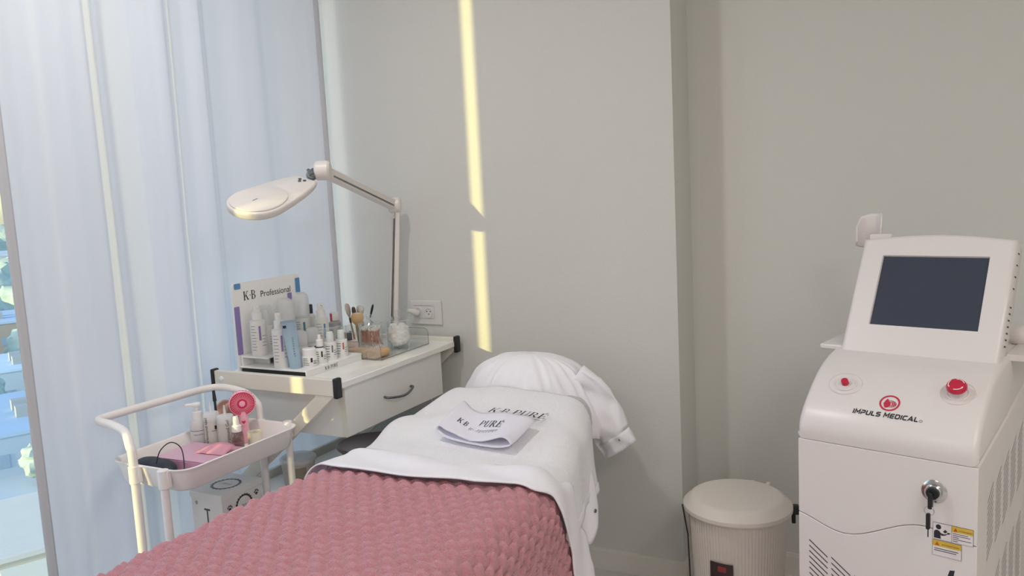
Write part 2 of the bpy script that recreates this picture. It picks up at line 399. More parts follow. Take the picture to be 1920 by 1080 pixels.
# wall socket with plug
so = thing('wall_socket', 'white double wall socket plate beside the trolley', 'socket', (-1.82, YB, .975))
build('plate', MB().box(-1.898, -1.746, YB-.009, YB-.0005, .925, 1.026), gplast_m, so, bevel=.006, seg=3)
build('insert', MB().box(-1.878, -1.78, YB-.0125, YB-.009, .952, 1.003), gplast_m, so, bevel=.0015)
for cx in (-1.854, -1.804):
    g = build('outlet', MB().lathe([(.0205, 0), (.0205, .004), (.018, .004), (.0175, .001), (.0001, .001)], 24, TM((cx, YB-.0125, .976), rx=rad(90))), gplast_m, so)
    if cx > -1.83:
        for dx, dz in ((-.0085, .005), (.0085, .005), (0, -.006)):
            build('pin_hole', MB().lathe([(.0001, 0), (.0026, 0), (.0026, .0006), (.0001, .0006)], 10, TM((cx+dx, YB-.0136, .976+dz), rx=rad(90))), dark_m, g)
build('slot_line', MB().box(-1.878, -1.781, YB-.0128, YB-.012, 1.0035, 1.0048), greyink_m, so)
pl = thing('power_plug', 'pale grey plug and cord pushed into the left outlet', 'plug', (-1.854, YB-.02, .973))
build('plug_body', MB().lathe([(.0001, 0), (.013, 0), (.015, .008), (.012, .03), (.006, .05), (.0001, .051)], 16, TM((-1.854, YB-.0166, .973), rx=rad(68), rz=rad(-28))), gplast_m, pl)
cord = [(-1.874, YB-.06, .962), (-1.890, YB-.058, .945), (-1.902, YB-.03, .915), (-1.905, YB-.014, .87), (-1.90, YB-.014, .70), (-1.82, YB-.016, .62), (-1.79, YB-.03, .56), (-1.745, YB-.04, .63), (-1.72, YB-.035, .60), (-1.74, YB-.02, .40), (-1.90, YB-.02, .05)]
def smooth(pts, k=6):
    P = [Vector(p) for p in pts]; out = []
    for i in range(len(P)-1):
        a = P[max(0, i-1)]; b = P[i]; c = P[i+1]; d = P[min(len(P)-1, i+2)]
        for j in range(k):
            t = j/k; out.append(.5*((2*b)+(c-a)*t+(2*a-5*b+4*c-d)*t*t+(3*b-a-3*c+d)*t**3))
    out.append(P[-1]); return out
build('cord', MB().tube(smooth(cord), .003, 8), gplast_m, pl)

# ------------------------------------------------------------------ bed and its covers
XB = -1.215
HW = [(.4, .352), (1.80, .352), (2.0, .335), (2.15, .305), (2.3, .265), (2.5, .215), (2.6, .16)]
ZT = [(.4, .685), (1.7, .685), (1.9, .70), (2.1, .745), (2.3, .785), (2.6, .79)]
def cover(y, s, off=0.0, r=.075, flare=.04, fold=0.0, seed=0):
    """point on the bed surface, s = signed distance across from the centre line"""
    hw = interp(y, HW)+off; zt = interp(y, ZT)+off; sg = 1 if s >= 0 else -1; a = abs(s); rr = r+off
    flat = hw-rr; arc = rr*math.pi/2
    if a <= flat: x = a; z = zt-.012*(a/flat)**2
    elif a <= flat+arc:
        t = (a-flat)/rr; x = flat+rr*math.sin(t); z = zt-.012-rr*(1-math.cos(t))
    else:
        d = a-flat-arc; x = hw+flare*d*(1 if sg > 0 else .3)+fold*min(1, d*5)*math.sin(y*26+seed)*.5; z = zt-.012-rr-d
    return Vector((XB+sg*x, y, z))
bed = thing('treatment_bed', 'cushioned beauty treatment bed under a pink blanket and white towel', 'bed', (XB, 1.5, 0))
build('mattress', MB().grid(lambda u, w: cover(.47+w*2.09, (u-.5)*2*(interp(.47+w*2.09, HW)+.06), 0), 40, 40), leather_m, bed, thick=.05)
build('base', MB().box(XB-.27, XB+.27, .6, 2.2, .10, .57), white_m, bed, bevel=.02)
for lx in (-.24, .24):
    for ly in (.7, 2.1):
        build('leg', MB().lathe([(.03, 0), (.03, .11), (.026, .11)], 14, Matrix.Translation((XB+lx, ly, 0))), chrome_m, bed)
hp = MB()
def headc(u, w):
    a = u*2*math.pi; b = (w-.5)*math.pi
    cx = abs(math.cos(a))**.7*math.copysign(1, math.cos(a)); sy = abs(math.sin(a))**.7*math.copysign(1, math.sin(a))
    cb = max(0, math.cos(b))**.6; return (XB-.005+.165*cx*cb, 2.45+.075*sy*cb, .80+.05*math.sin(b))
build('headrest', MB().grid(headc, 32, 16, wrap=True), leather_m, bed)

# bed sheet, folded over the top edge of the blanket and hanging down the right side
def bl_edge(s):      # head-side edge of the blanket as a function of s
    return interp(s, [(-.36, 1.735), (-.2, 1.71), (-.02, 1.70), (.18, 1.735), (.33, 1.785), (.40, 1.83), (.6, 1.90), (.9, 1.97)])
def sheet_top(u, w):
    s = -.40+u*(.40+.78); e = bl_edge(s)
    wd = interp(s, [(-.4, .09), (-.1, .11), (.25, .085), (.45, .09), (.8, .085)])
    y = e-.040+w*(wd+.068)
    wr = .005*noise.noise((s*9, y*16, 2))+.004*math.sin(s*13+y*40)
    lift = .026*(1-w)**.6
    p = cover(y, s, .016+lift+wr*(.4+w), flare=.05, fold=.02); return (p.x, p.y, p.z)
sh = thing('bed_sheet', 'smooth white sheet folded over the top edge of the pink blanket', 'sheet', (XB, 1.8, .6))
build('folded_band', MB().grid(sheet_top, 120, 14), sheet_m, sh, sharp=180, thick=.004)
build('under_sheet', MB().grid(lambda u, w: tuple(cover(.6+w*1.42, -.46+u*.95, .004)), 50, 40), sheet_m, sh, sharp=180, thick=.003)

# towel over the head half
def tow_y0(s): return bl_edge(s)+.035
def tow(u, w):
    s = -.47+u*(.47+.515)
    y0 = tow_y0(min(s, .36))+max(0, s-.36)*.35; y1 = 2.30-.9*max(0, abs(s+.0)-.26)**1.0*.45
    y = y0+(max(y0+.1, y1)-y0)*w
    wr = .006*noise.noise((s*7, y*9, 5))+.006*math.sin(s*26+y*17)*min(1, max(0, (-s+.05)/.25))
    p = cover(y, s, .018+wr, flare=.09, fold=.02, seed=1); return (p.x, p.y, p.z)
tw = thing('towel', 'white terry towel with black lettering spread over the head of the bed', 'towel', (XB, 2.05, .7))
build('terry_cloth', MB().grid(tow, 110, 60), towel_m, tw, sharp=180, thick=.006)
hemm = MB().grid(lambda u, w: (lambda p: (p[0]+.003, p[1], p[2]))(tow(.975+u*.025, w)), 4, 40)
build('woven_hem', hemm, sheet_m, tw, sharp=180, thick=.003)

# blanket
PA, PB = .046, .028
def bump(a, b):
    i = math.floor(b/PB); fb = b/PB-i; a2 = a/PA+(.5 if i % 2 else 0); fa = a2-math.floor(a2)-.5
    e = max(0, math.cos(math.pi*fa))**.8
    return .016*e*max(0, math.sin(math.pi*fb**.75))**.7
def blanket(nu, nv):
    mb = MB(); vs = []
    S0, S1 = -.66, .86
    for j in range(nv):
        for i in range(nu):
            s = S0+(S1-S0)*i/(nu-1); w = j/(nv-1); e = bl_edge(s); yy = .08+(e-.08)*w; y = max(.44, yy)
            b = bump(s, yy)
            fz_ = .0035*noise.noise((s*70, y*70, 7))+.003*noise.noise((s*38, y*38, 2))
            big = fz_+.010*noise.noise((s*3.3, y*2.6, 1))+.006*noise.noise((s*8, y*7, 4))
            off = .016+big+b; hem_t = min(1, (1-w)*30)
            p = cover(y, s, .012+(off-.012)*(.35+.65*hem_t), flare=.03 if s > 0 else .12, fold=.03, seed=2)
            dn = max(0, .44-yy); vs.append((p.x, p.y-min(dn, .03)-b*(dn > 0), max(.16, p.z-dn)))
    fs = [(j*nu+i, j*nu+i+1, (j+1)*nu+i+1, (j+1)*nu+i) for j in range(nv-1) for i in range(nu-1)]
    return mb.raw(vs, fs)
tag(build('blanket', blanket(400, 430), blanket_m, sharp=180, thick=.006), 'dusty pink plush blanket with a woven bump pattern on the bed', 'blanket')

# lettering on the towel
def on_towel(cx, cy, h, ang, sh=0, off=.031):
    ca, sa = math.cos(ang), math.sin(ang)
    def fn(a, b):
        a += sh*b; dx = (a*ca-b*sa)*h; dy = (a*sa+b*ca)*h
        p = cover(cy+dy, cx-XB+dx, off); return (p.x, p.y, p.z)
    return fn
g = serif("K.B PURE'"); h = .034
build('lettering', put(MB(), g, on_towel(-1.205, 2.105, h, rad(2), .2)), ink_m, tw, flat=True)
build('lettering', MB().raw([on_towel(-1.04, 2.092, .02, 0)(a, b) for a, b in ((0, 0), (1.1, .0), (1.1, .16), (0, .16))], [(0, 1, 2, 3)]), ink_m, tw, flat=True)

# folded headband on the towel: a flattened loop
hb = thing('headband', 'folded white cloth headband with black lettering lying on the towel', 'headband', (-1.15, 2.0, .79))
A = Vector((-1.285, 2.01, 0)); B = Vector((-1.02, 1.985, 0))
def hb_base(x, y): return cover(y, x-XB, .03).z
ax = (B-A).normalized(); ay = Vector((-ax.y, ax.x, 0)); Lb = (B-A).length
def hband(u, w):
    a = u*2*math.pi
    t = .5+.5*math.copysign(abs(math.cos(a))**.55, math.cos(a)); up = math.sin(a)
    q = A+ax*(t*Lb)+ay*((w-.5)*.135+.02*(t-.5)*0-.012*math.sin(t*3.1))
    z = hb_base(q.x, q.y); th = .010+.012*math.exp(-((t-.03)/.09)**2)+.009*math.exp(-((t-.95)/.13)**2)+.004*math.sin(t*9+w*2)
    return (q.x, q.y, z+.004+th*(1+up))
build('cloth_loop', MB().grid(hband, 64, 14, wrap=True), band_m, hb, sharp=180, thick=.0035)
def on_band(t0, w0, h, ang):
    def fn(a, b):
        t = t0+(a*math.cos(ang)-b*math.sin(ang))*h/Lb; w = w0+(a*math.sin(ang)+b*math.cos(ang))*h/.135
        c = max(-1, min(1, 2*t-1)); u = math.acos(math.copysign(abs(c)**(1/.55), c))/(2*math.pi)
        p = Vector(hband(u, w)); return (p.x, p.y, p.z+.0012)
    return fn
build('lettering', put(MB(), serif('K.B'), on_band(.17, .38, .020, 0)), ink_m, hb, flat=True)
build('lettering', put(MB(), serif("PURE'"), on_band(.42, .52, .026, rad(-6))), ink_m, hb, flat=True)
build('lettering', put(MB(), dashes(13, 3), on_band(.36, .34, .012, rad(-3))), greyink_m, hb, flat=True)

# white coat draped over the headrest
ct = thing('white_coat', 'white short-sleeved coat draped over the headrest, one sleeve hanging right', 'coat', (-1.2, 2.45, .7))
def dome(u, w):
    a = rad(95)+u*rad(360); 
    rx = .003+.272*w**.66; ry = .002+.160*w**.62
    prof_z = .893-.015*w-.150*w**1.9
    ca, sa = math.cos(a), math.sin(a)
    ple = (.030*noise.noise((a*2.6, w*.7, 1.3))+.020*noise.noise((a*6.5, w*.9, 4.1))+.010*noise.noise((ca*5, sa*5, w*5)))*min(1, w*1.6)
    x = XB-.005+(rx+ple)*math.copysign(abs(ca)**.8, ca); y = 2.45+(ry+ple)*math.copysign(abs(sa)**.85, sa)
    z = prof_z-.10*w**4*max(0, ca)-.05*w**4*max(0, -ca)+.006*noise.noise((x*9, y*9, 2))
    return (x, y, z)
build('body_cloth', MB().grid(dome, 150, 26), coat_m, ct, sharp=180, thick=.003)
# sleeve: flattened tapering tube from the shoulder to the open cuff
SA = [Vector((-1.06, 2.44, .80)), Vector((-1.00, 2.45, .755)), Vector((-.965, 2.46, .69)), Vector((-.935, 2.47, .62)), Vector((-.905, 2.475, .575))]
SWd = [.10, .105, .098, .090, .085]
def sleeve(u, w):
    t = w*(len(SA)-1); i = min(len(SA)-2, int(t)); f = t-i
    c = SA[i].lerp(SA[i+1], f); wd = SWd[i]+(SWd[i+1]-SWd[i])*f
    tan = (SA[i+1]-SA[i]).normalized(); side = Vector((.80, -.12, .58)); side = (side-tan*side.dot(tan)).normalized(); nr = tan.cross(side)
    a = u*2*math.pi; th = .028+.010*w
    wr = .012*noise.noise((math.cos(a)*2, w*6, math.sin(a)*2))+.008*math.sin(w*9+a*2)*(1-w*.5)
    p = c+side*(math.cos(a)*wd*.78)+nr*(math.sin(a)*th+wr); return tuple(p)
build('sleeve', MB().grid(sleeve, 40, 26, wrap=True), coat_m, ct, sharp=180, thick=.003)
def cuff(u, w): return (lambda p: p)(Vector(sleeve(u, .80+.20*w))*1.0)
cc = SA[3]
cf = MB().grid(lambda u, w: tuple(cc+(Vector(sleeve(u, .78+.225*w))-cc)*1.03), 40, 6, wrap=True)
build('cuff', cf, coat_m, ct, sharp=180, thick=.003)
build('snap', MB().lathe([(.0001, 0), (.004, 0), (.0035, .002), (.0001, .0025)], 12, TM((-.893, 2.425, .618), ry=rad(60))), dchrome_m, ct)
# lower front panel of the coat hanging beside the towel
def tail(u, w):
    y = 2.02+.15*u-.02*w; zb = interp(u, [(0, .53), (.45, .415), (.75, .45), (1, .50)])
    z = .66+(zb-.66)*w
    return (-.880+.020*w+.008*math.sin(u*7+w*3)-.03*(1-w)*u, y, z)
build('front_panel', MB().grid(tail, 18, 18), coat_m, ct, sharp=180, thick=.003)
build('snap', MB().lathe([(.0001, 0), (.006, 0), (.005, .003), (.0001, .0035)], 12, TM((-.861, 2.115, .50), ry=rad(90))), dchrome_m, ct)

# ------------------------------------------------------------------ beauty trolley
TZ = .868
tr = thing('beauty_trolley', 'white beauty trolley with one drawer and angled metal side frames', 'trolley', (-1.93, 2.32, 0))
build('table_top', MB().box(-2.19, -1.668, 1.965, 2.685, TZ-.022, TZ), white_m, tr, bevel=.003)
for y0, y1 in ((1.945, 1.966), (2.684, 2.705)):
    bmn = build('end_beam', MB().box(-2.20, -1.672, y0, y1, .828, .884), cream_m, tr, bevel=.003)
    build('end_cap', MB().box(-1.673, -1.655, y0-.004, y1+.004, .822, .889), black_m, bmn, bevel=.005)
    build('end_cap', MB().box(-2.216, -2.199, y0-.004, y1+.004, .822, .889), black_m, bmn, bevel=.005)
    build('diagonal_strut', MB().prism([(-1.745, .83), (-1.674, .83), (-2.135, .445), (-2.206, .445)], y0+.003, y0+.018, 'y'), cream_m, tr, bevel=.002)
    build('lower_beam', MB().box(-2.215, -1.66, y0, y1, .398, .446), cream_m, tr, bevel=.003)
    for lx_ in (-2.20, -1.675): build('foot_post', MB().box(lx_-.014, lx_+.014, y0+.002, y1-.002, .10, .40), cream_m, tr, bevel=.002)
    for sx in (-.264, .261):
        cs = build('caster', MB().lathe([(.0001, -.012), (.036, -.012), (.04, -.006), (.04, .006), (.036, .012), (.0001, .012)], 20, TM((-1.936+sx, (y0+y1)/2, .04), rx=rad(90))), black_m, tr)
        build('caster_fork', MB().box(-1.936+sx-.018, -1.936+sx+.018, (y0+y1)/2-.02, (y0+y1)/2-.015, .03, .118).box(-1.936+sx-.018, -1.936+sx+.018, (y0+y1)/2+.015, (y0+y1)/2+.02, .03, .118).box(-1.936+sx-.018, -1.936+sx+.018, (y0+y1)/2-.02, (y0+y1)/2+.02, .086, .118), chrome_m, cs)
bolt = MB().lathe([(.0001, 0), (.009, 0), (.008, .004), (.0001, .006)], 16, TM((-2.165, 1.945, .858), rx=rad(90)))
build('bolt', bolt, plast_m, tr)
build('drawer_case', MB().box(-2.17, -1.715, 2.03, 2.05, .665, TZ-.022).box(-2.17, -1.715, 2.60, 2.62, .665, TZ-.022).box(-2.17, -1.715, 2.05, 2.60, .665, .681).box(-2.17, -2.15, 2.05, 2.60, .681, TZ-.022), white_m, tr, bevel=.001)
df = build('drawer_front', MB().box(-1.715, -1.697, 2.028, 2.622, .668, TZ-.028), white_m, tr, bevel=.0015)
build('edge_strip', MB().box(-1.7155, -1.6965, 2.0265, 2.0282, .668, TZ-.028), cream_m, df)
hd = [(-1.697, 2.24, .752), (-1.682, 2.24, .750), (-1.668, 2.27, .746), (-1.664, 2.315, .742), (-1.669, 2.36, .746), (-1.684, 2.40, .752), (-1.697, 2.40, .752)]
build('handle', MB().tube(smooth(hd), .0045, 10), dchrome_m, df)
build('lower_shelf', MB().box(-2.19, -1.69, 1.97, 2.69, .405, .42), white_m, tr, bevel=.002)
for x in (-2.2, -1.672):
    build('shelf_rail', MB().box(x-.008, x+.008, 1.965, 2.69, .415, .452), cream_m, tr, bevel=.002)

# things on the lower shelf
bw = thing('bowl', 'large round brown bowl on the lower trolley shelf', 'bowl', (-1.865, 2.37, .42))
build('body', MB().lathe([(.0001, 0), (.07, 0), (.075, .005), (.105, .05), (.128, .10), (.134, .105), (.128, .106), (.118, .095), (.095, .045), (.065, .012), (.0001, .01)], 40), brown_m, bw, local=True)
build('rim', MB().lathe([(.126, .102), (.137, .101), (.139, .107), (.131, .111), (.124, .108)], 40), mat('bowl_rim', (126, 104, 100), .3), bw, local=True)
tb = thing('storage_tub', 'small cream plastic tub beside the brown bowl', 'tub', (-2.06, 2.17, .42))
build('body', MB().lathe([(.0001, 0), (.055, 0), (.062, .09), (.058, .09), (.052, .005), (.0001, .005)], 28), mat('tub_plastic', (212, 206, 196), .35, trans=.2), tb, local=True)
build('lid', MB().lathe([(.066, .082), (.067, .094), (.06, .1), (.0001, .1)], 28), frost_m, tb, local=True)
build('label', MB().patch(.0605, -75, -20, .02, .07, 8), mat('tub_label', (150, 140, 128), .6), tb, local=True)
for nm, lb, x0, x1, y0, y1, z0, z1, mm in (
        ('flat_box', 'dark flat box lying on the lower trolley shelf behind the bowl', -1.86, -1.71, 2.525, 2.68, .42, .50, black_m),
        ('printed_box', 'flat orange printed box lying on top of the dark box', -1.87, -1.70, 2.515, 2.68, .50, .535, kraft_m),
        ('magazine', 'brown glossy magazine lying on the orange printed box', -1.875, -1.71, 2.53, 2.69, .535, .548, mat('magazine_cover', (150, 108, 84), .4, var=.3, scale=12))):
    o = thing(nm, lb, 'box' if 'box' in nm else 'magazine', ((x0+x1)/2, (y0+y1)/2, z0))
    build('body', MB().box(x0, x1, y0, y1, z0, z1-.003), mm, o, bevel=.003)
    build('cover', MB().box(x0-.002, x1+.002, y0-.002, y1+.002, z1-.003, z1), mat(nm+'_top', (168, 142, 112) if nm != 'flat_box' else (44, 48, 58), .4), o, bevel=.001)
    if nm == 'printed_box':
        build('print', MB().box(x1-.06, x1-.03, y0-.0012, y0-.0006, z0+.006, z1-.006), greyink_m, o); build('print', MB().box(x1+.0006, x1+.0012, y0+.02, y0+.05, z0+.006, z1-.006), greyink_m, o)

# ------------------------------------------------------------------ product display on the trolley
FA = -38      # direction (degrees) the bottle labels face: toward the open side
dsp = thing('product_display', 'white counter display stand with printed back board and lettered front', 'display', (-1.98, 2.15, TZ))
bz0, bz1 = TZ, .892
build('base', MB().box(-2.13, -1.83, 2.0, 2.30, bz1-.006, bz1).box(-1.834, -1.83, 2.0, 2.30, bz0, bz1-.006).box(-2.13, -1.83, 2.296, 2.30, bz0, bz1-.006), plast_m, dsp, bevel=.001)
build('dark_underside', MB().box(-2.128, -1.838, 2.006, 2.29, bz0+.0005, bz1-.009), black_m, dsp)  # black block painted in as the shade inside the open hollow base
build('riser', MB().box(-2.125, -2.005, 2.004, 2.296, .922, .928).box(-2.012, -2.006, 2.045, 2.296, bz1, .922).box(-2.125, -2.119, 2.004, 2.296, bz1, .922).box(-2.119, -2.05, 2.06, 2.066, bz1, .922), plast_m, dsp, bevel=.001)
YB0, YB1 = 1.995, 2.335
poly = rrect(YB0, YB1, .872, 1.182, .014)
bd = build('back_board', MB().prism(poly, -2.135, -2.131, 'x'), plast_m, dsp)
XF = -2.1303
def onb(y, z, h): return lambda a, b: (XF, y+a*h, z+b*h)
build('lettering', put(MB(), serif('K.B'), onb(2.045, 1.118, .031)), ink_m, bd, flat=True)
gP = sans('Professional'); build('lettering', put(MB(), gP, onb(2.125, 1.119, .155/width(gP))), ink_m, bd, flat=True)
def blk(mm, y0, y1, z0, z1): build('print_block', MB().raw([(XF, a, b) for a, b in rrect(y0, y1, z0, z1, .004, 3)], [tuple(range(16))]), mm, bd, flat=True)
blk(blue_m, 2.005, 2.035, 1.160, 1.180); blk(blue_m, 2.308, 2.333, 1.10, 1.166); blk(purple_m, 1.997, 2.022, .93, 1.10); blk(purple_m, 2.262, 2.285, 1.085, 1.115)
def onf(y, z, h): return lambda a, b: (-1.8292, y+a*h, z+b*h)
gk = serif("K.B PURE'"); build('lettering', put(MB(), gk, onf(2.095, bz0+.006, .012)), ink_m, dsp, flat=True)

def lines(mb, r, a0, a1, z0, z1, n):
    for i in range(n):
        z = z1-(z1-z0)*(i+.5)/n; w = random.uniform(.65, 1)
        mb.patch(r, a0, a0+(a1-a0)*w, z-.0008, z+.0008, 4)
    return mb
GRP = 'white skin care products on the display stand'
def bottle(kind, name, label, x, y, z, h, r, bar=purple_m, mb_mat=None, rot=FA, group=GRP):
    t = thing(name, label, 'bottle' if 'jar' not in name else 'jar', (x, y, z), rad(rot), group)
    bm_ = mb_mat or bot_m; L = dict(local=True)
    if kind in ('spray', 'pump'):
        hb_ = h*.70; body = [(.0001, 0), (r*.92, 0), (r, .004), (r, hb_-.004), (r*.97, hb_), (r*.62, hb_+.004), (.0001, hb_+.004)]
        build('body', MB().lathe(body, 28), bm_, t, **L)
        build('collar', MB().lathe([(r*.62, hb_+.002), (r*.62, hb_+.16*h), (r*.55, hb_+.165*h), (.0001, hb_+.165*h)], 24), plast_m, t, **L)
        build('nozzle', MB().lathe([(r*.42, hb_+.16*h), (r*.42, h*.985), (r*.36, h), (.0001, h)], 20).box(0, r*(.75 if kind == 'spray' else 1.5), -r*.16, r*.16, h*.95, h*.985), plast_m, t, bevel=.001, **L)
    elif kind == 'airless':
        hb_ = h*.55
        build('body', MB().lathe([(.0001, 0), (r*.95, 0), (r, .003), (r, hb_), (r*.9, hb_+.002), (.0001, hb_+.002)], 28), bm_, t, **L)
        build('pump_head', MB().lathe([(r*.62, hb_), (r*.62, h*.80), (r*.5, h*.88), (.0001, h*.89)], 20), plast_m, t, **L)
        build('clear_cap', MB().lathe([(r*.99, hb_+.002), (r*.99, h*.97), (r*.9, h), (.0001, h)], 28, open_=True), acry_m, t, **L)
    elif kind == 'domecap':
        hb_ = h*.50
        build('body', MB().lathe([(.0001, 0), (r*.95, 0), (r, .003), (r, hb_), (r*.9, hb_+.002), (.0001, hb_+.002)], 28), bm_, t, **L)
        build('frosted_cap', MB().lathe([(r*1.0, hb_+.002), (r*1.0, h*.86), (r*.86, h*.95), (r*.5, h), (.0001, h)], 28), frost_m, t, **L)
    elif kind == 'jar':
        hb_ = h*.60
        build('body', MB().lathe([(.0001, 0), (r*.95, 0), (r, .003), (r, hb_-.004), (r*.92, hb_), (.0001, hb_)], 28), bm_, t, **L)
        build('lid', MB().lathe([(r*.9, hb_), (r*.9, h*.96), (r*.82, h), (.0001, h)], 28), plast_m, t, **L)
    elif kind == 'dropper':
        hb_ = h*.50
        build('body', MB().lathe([(.0001, 0), (r*.95, 0), (r, .003), (r, hb_*.8), (r*.85, hb_*.95), (r*.55, hb_*1.02), (.0001, hb_*1.02)], 28), bm_, t, **L)
        build('cap', MB().lathe([(r*.58, hb_), (r*.58, h*.80), (r*.5, h*.82), (.0001, h*.82)], 20), plast_m, t, **L)
        build('bulb', MB().lathe([(r*.3, h*.82), (r*.27, h*.95), (r*.18, h), (.0001, h)], 16), plast_m, t, **L)
        build('cap_ring', MB().lathe([(r*.585, hb_+.004), (r*.60, hb_+.006), (r*.585, hb_+.008)], 20), ink_m, t, **L)
    if bar: build('colour_bar', MB().patch(r+.0004, -3, 12, hb_*.45, hb_*.86, 4), bar, t, **L)
    build('small_print', lines(lines(MB(), r+.0004, -62, -14, hb_*.14, hb_*.9, 9 if h > .12 else 5), r+.0004, 18, 60, hb_*.25, hb_*.62, 3 if h < .12 else 4), greyink_m if h > .12 else ink_m, t, **L)
    return t
RZ = .928
bottle('spray', 'spray_bottle', 'tall white spray bottle with purple bar standing leftmost on the riser', -2.065, 2.035, RZ, .175, .0275)
bottle('airless', 'pump_bottle', 'white bottle with clear cap half hidden behind the leftmost spray bottle', -2.095, 2.105, RZ, .165, .023, None)
bottle('spray', 'pump_bottle', 'tall white bottle with purple bar in front of the riser', -1.955, 2.022, bz1, .190, .026)
bottle('domecap', 'capped_bottle', 'wide white bottle with frosted cap and green bar beside the blue tube', -2.06, 2.172, RZ, .180, .032, teal_m)
bottle('domecap', 'capped_bottle', 'tallest white bottle with frosted cap and teal bar at the back', -2.07, 2.262, RZ, .190, .031, teal_m)
bottle('pump', 'pump_bottle', 'white pump bottle with pale blue bar right of the frosted caps', -1.985, 2.272, bz1, .185, .026, blue_m, rot=-30)
bottle('domecap', 'capped_bottle', 'short white bottle with domed frosted cap right behind the blue tube', -1.95, 2.118, bz1, .112, .023, slate_m)
bottle('domecap', 'capped_bottle', 'short white bottle with domed frosted cap beside the blue barred pump bottle', -1.95, 2.180, bz1, .112, .0235, slate_m)
bottle('jar', 'cream_jar', 'low white cream jar with screw lid next to the blue tube', -1.872, 2.068, bz1, .062, .0262, ink_m)
bottle('dropper', 'dropper_bottle', 'small white dropper bottle right of the low cream jar', -1.872, 2.124, bz1, .100, .0208, ink_m)
bottle('airless', 'serum_bottle', 'small white serum bottle with grey bar under a clear cap', -1.872, 2.180, bz1, .112, .0215, greyink_m)
bottle('airless', 'serum_bottle', 'small white serum bottle with red bar under a clear cap', -1.872, 2.240, bz1, .108, .0215, redink_m)

# pale blue tube standing on its cap, leaning
tu = thing('cream_tube', 'pale blue cream tube leaning among the white bottles', 'tube', (-1.90, 2.028, bz1), rad(-30))
def tubef(u, w):
    a = u*2*math.pi; k = w
    rx = .020+.006*k; ry = .020*(1-k)**.8+.0012
    return (ry*math.cos(a)-.012*k*0, rx*math.sin(a)-.012*k, .014+.145*k)
build('body', MB().grid(tubef, 32, 12, wrap=True), tube_m, tu, local=True)
build('cap', MB().lathe([(.0001, 0), (.018, 0), (.0195, .003), (.0195, .016), (.0001, .016)], 28), tube_m, tu, local=True)
build('crimp', MB().box(-.0015, .0015, -.0395, .0145, .157, .166), mat('tube_crimp', (150, 178, 198), .4), tu, local=True)
gt = dashes(10, 5)
build('lettering', put(MB(), gt, lambda a, b: (.0225-.0009*a*1.6, -.001-b*.0055-.003-.0*a, .045+a*.065/width(gt))), slate_m, tu, local=True, flat=True)
build('badge', MB().box(.004, .009, -.034, -.024, .142, .150), ink_m, tu, local=True)

# small things right of the display
def small(name, label, cat, loc, rz=0): return thing(name, label, cat, loc, rad(rz))
t = small('small_bottle', 'small bottle with dark navy cap behind the pump bottle', 'bottle', (-2.09, 2.33, TZ))
build('body', MB().lathe([(.0001, 0), (.02, 0), (.021, .004), (.021, .15), (.012, .16), (.0001, .16)], 20), bot_m, t, local=True)
build('cap', MB().lathe([(.0125, .16), (.0125, .192), (.011, .194), (.0001, .194)], 20), mat('navy_cap', (34, 42, 58), .4), t, local=True)
t = small('small_bottle', 'small grey bottle with white lid and red stripe near the brushes', 'bottle', (-2.03, 2.40, TZ), -38)
build('body', MB().lathe([(.0001, 0), (.023, 0), (.024, .004), (.024, .115), (.014, .124), (.0001, .124)], 24), mat('grey_bottle', (176, 174, 174), .3), t, local=True)
build('lid', MB().lathe([(.0185, .124), (.0185, .152), (.017, .155), (.0001, .155)], 24), plast_m, t, local=True)
build('red_stripe', MB().patch(.0188, -75, -40, .124, .152, 4), mat('red_label', (200, 70, 84), .5), t, local=True)
t = small('nail_polish_bottle', 'small clear bottle with dark grey content beside the serum bottles', 'bottle', (-1.935, 2.355, .925), -38)
build('body', MB().box(-.014, .014, -.014, .014, 0, .030), mat('dark_gloss', (84, 84, 90), .15), t, local=True, bevel=.004)
build('neck', MB().lathe([(.007, .03), (.007, .058), (.0001, .059)], 14), frost_m, t, local=True)
t = small('carton', 'small pale pink carton lying at the end of the display', 'box', (-1.925, 2.355, TZ), -38)
build('body', MB().box(-.024, .024, -.02, .02, 0, .057), mat('pink_carton', (214, 196, 190), .5), t, local=True, bevel=.001)
for y_, z_ in ((.010, .034), (.014, .026), (.004, .018)): build('print_line', MB().box(.0242, .0246, -.014, y_, z_, z_+.002), mat('rose_print', (176, 140, 136), .6), t, local=True)

# brush cup with brushes
bc = thing('brush_cup', 'clear cup holding brushes between the display and the swab jar', 'cup', (-1.975, 2.47, TZ))
build('wall', MB().lathe([(.032, .003), (.033, .10)], 28, open_=True), acry_m, bc, local=True)
build('bottom', MB().lathe([(.0001, 0), (.032, 0), (.032, .003), (.0001, .003)], 28), acry_m, bc, local=True)
def brush(label, dx, dy, lean, az, L, hm, hw, hl, bmat, ferr=True, dark=None):
    M = Matrix.Translation((-1.975+dx, 2.47+dy, TZ+.006)) @ Matrix.Rotation(rad(az), 4, 'Z') @ Matrix.Rotation(rad(lean), 4, 'Y')
    t = thing('brush', label, 'brush', tuple(M.translation), group='brushes standing in the clear cup')
    build('handle', MB().lathe([(.0001, 0), (.003, .002), (.0038, L*.4), (.003, L), (.0001, L)], 10, M), hm, t)
    if ferr: build('ferrule', MB().lathe([(.0042, L-.02), (.0045, L), (.0001, L)], 10, M), dark or chrome_m, t)
    build('head', MB().lathe([(.004, L-.001), (hw*.8, L+hl*.3), (hw, L+hl*.65), (hw*.75, L+hl*.92), (.0001, L+hl)], 14, M, rx=.5, ry=1), bmat, t)
brush('tan wooden spatula with broad round head in the cup', .012, -.016, 7, -50, .090, wood_m, .026, .055, mat('tan_wood', (214, 182, 138), .5), False)
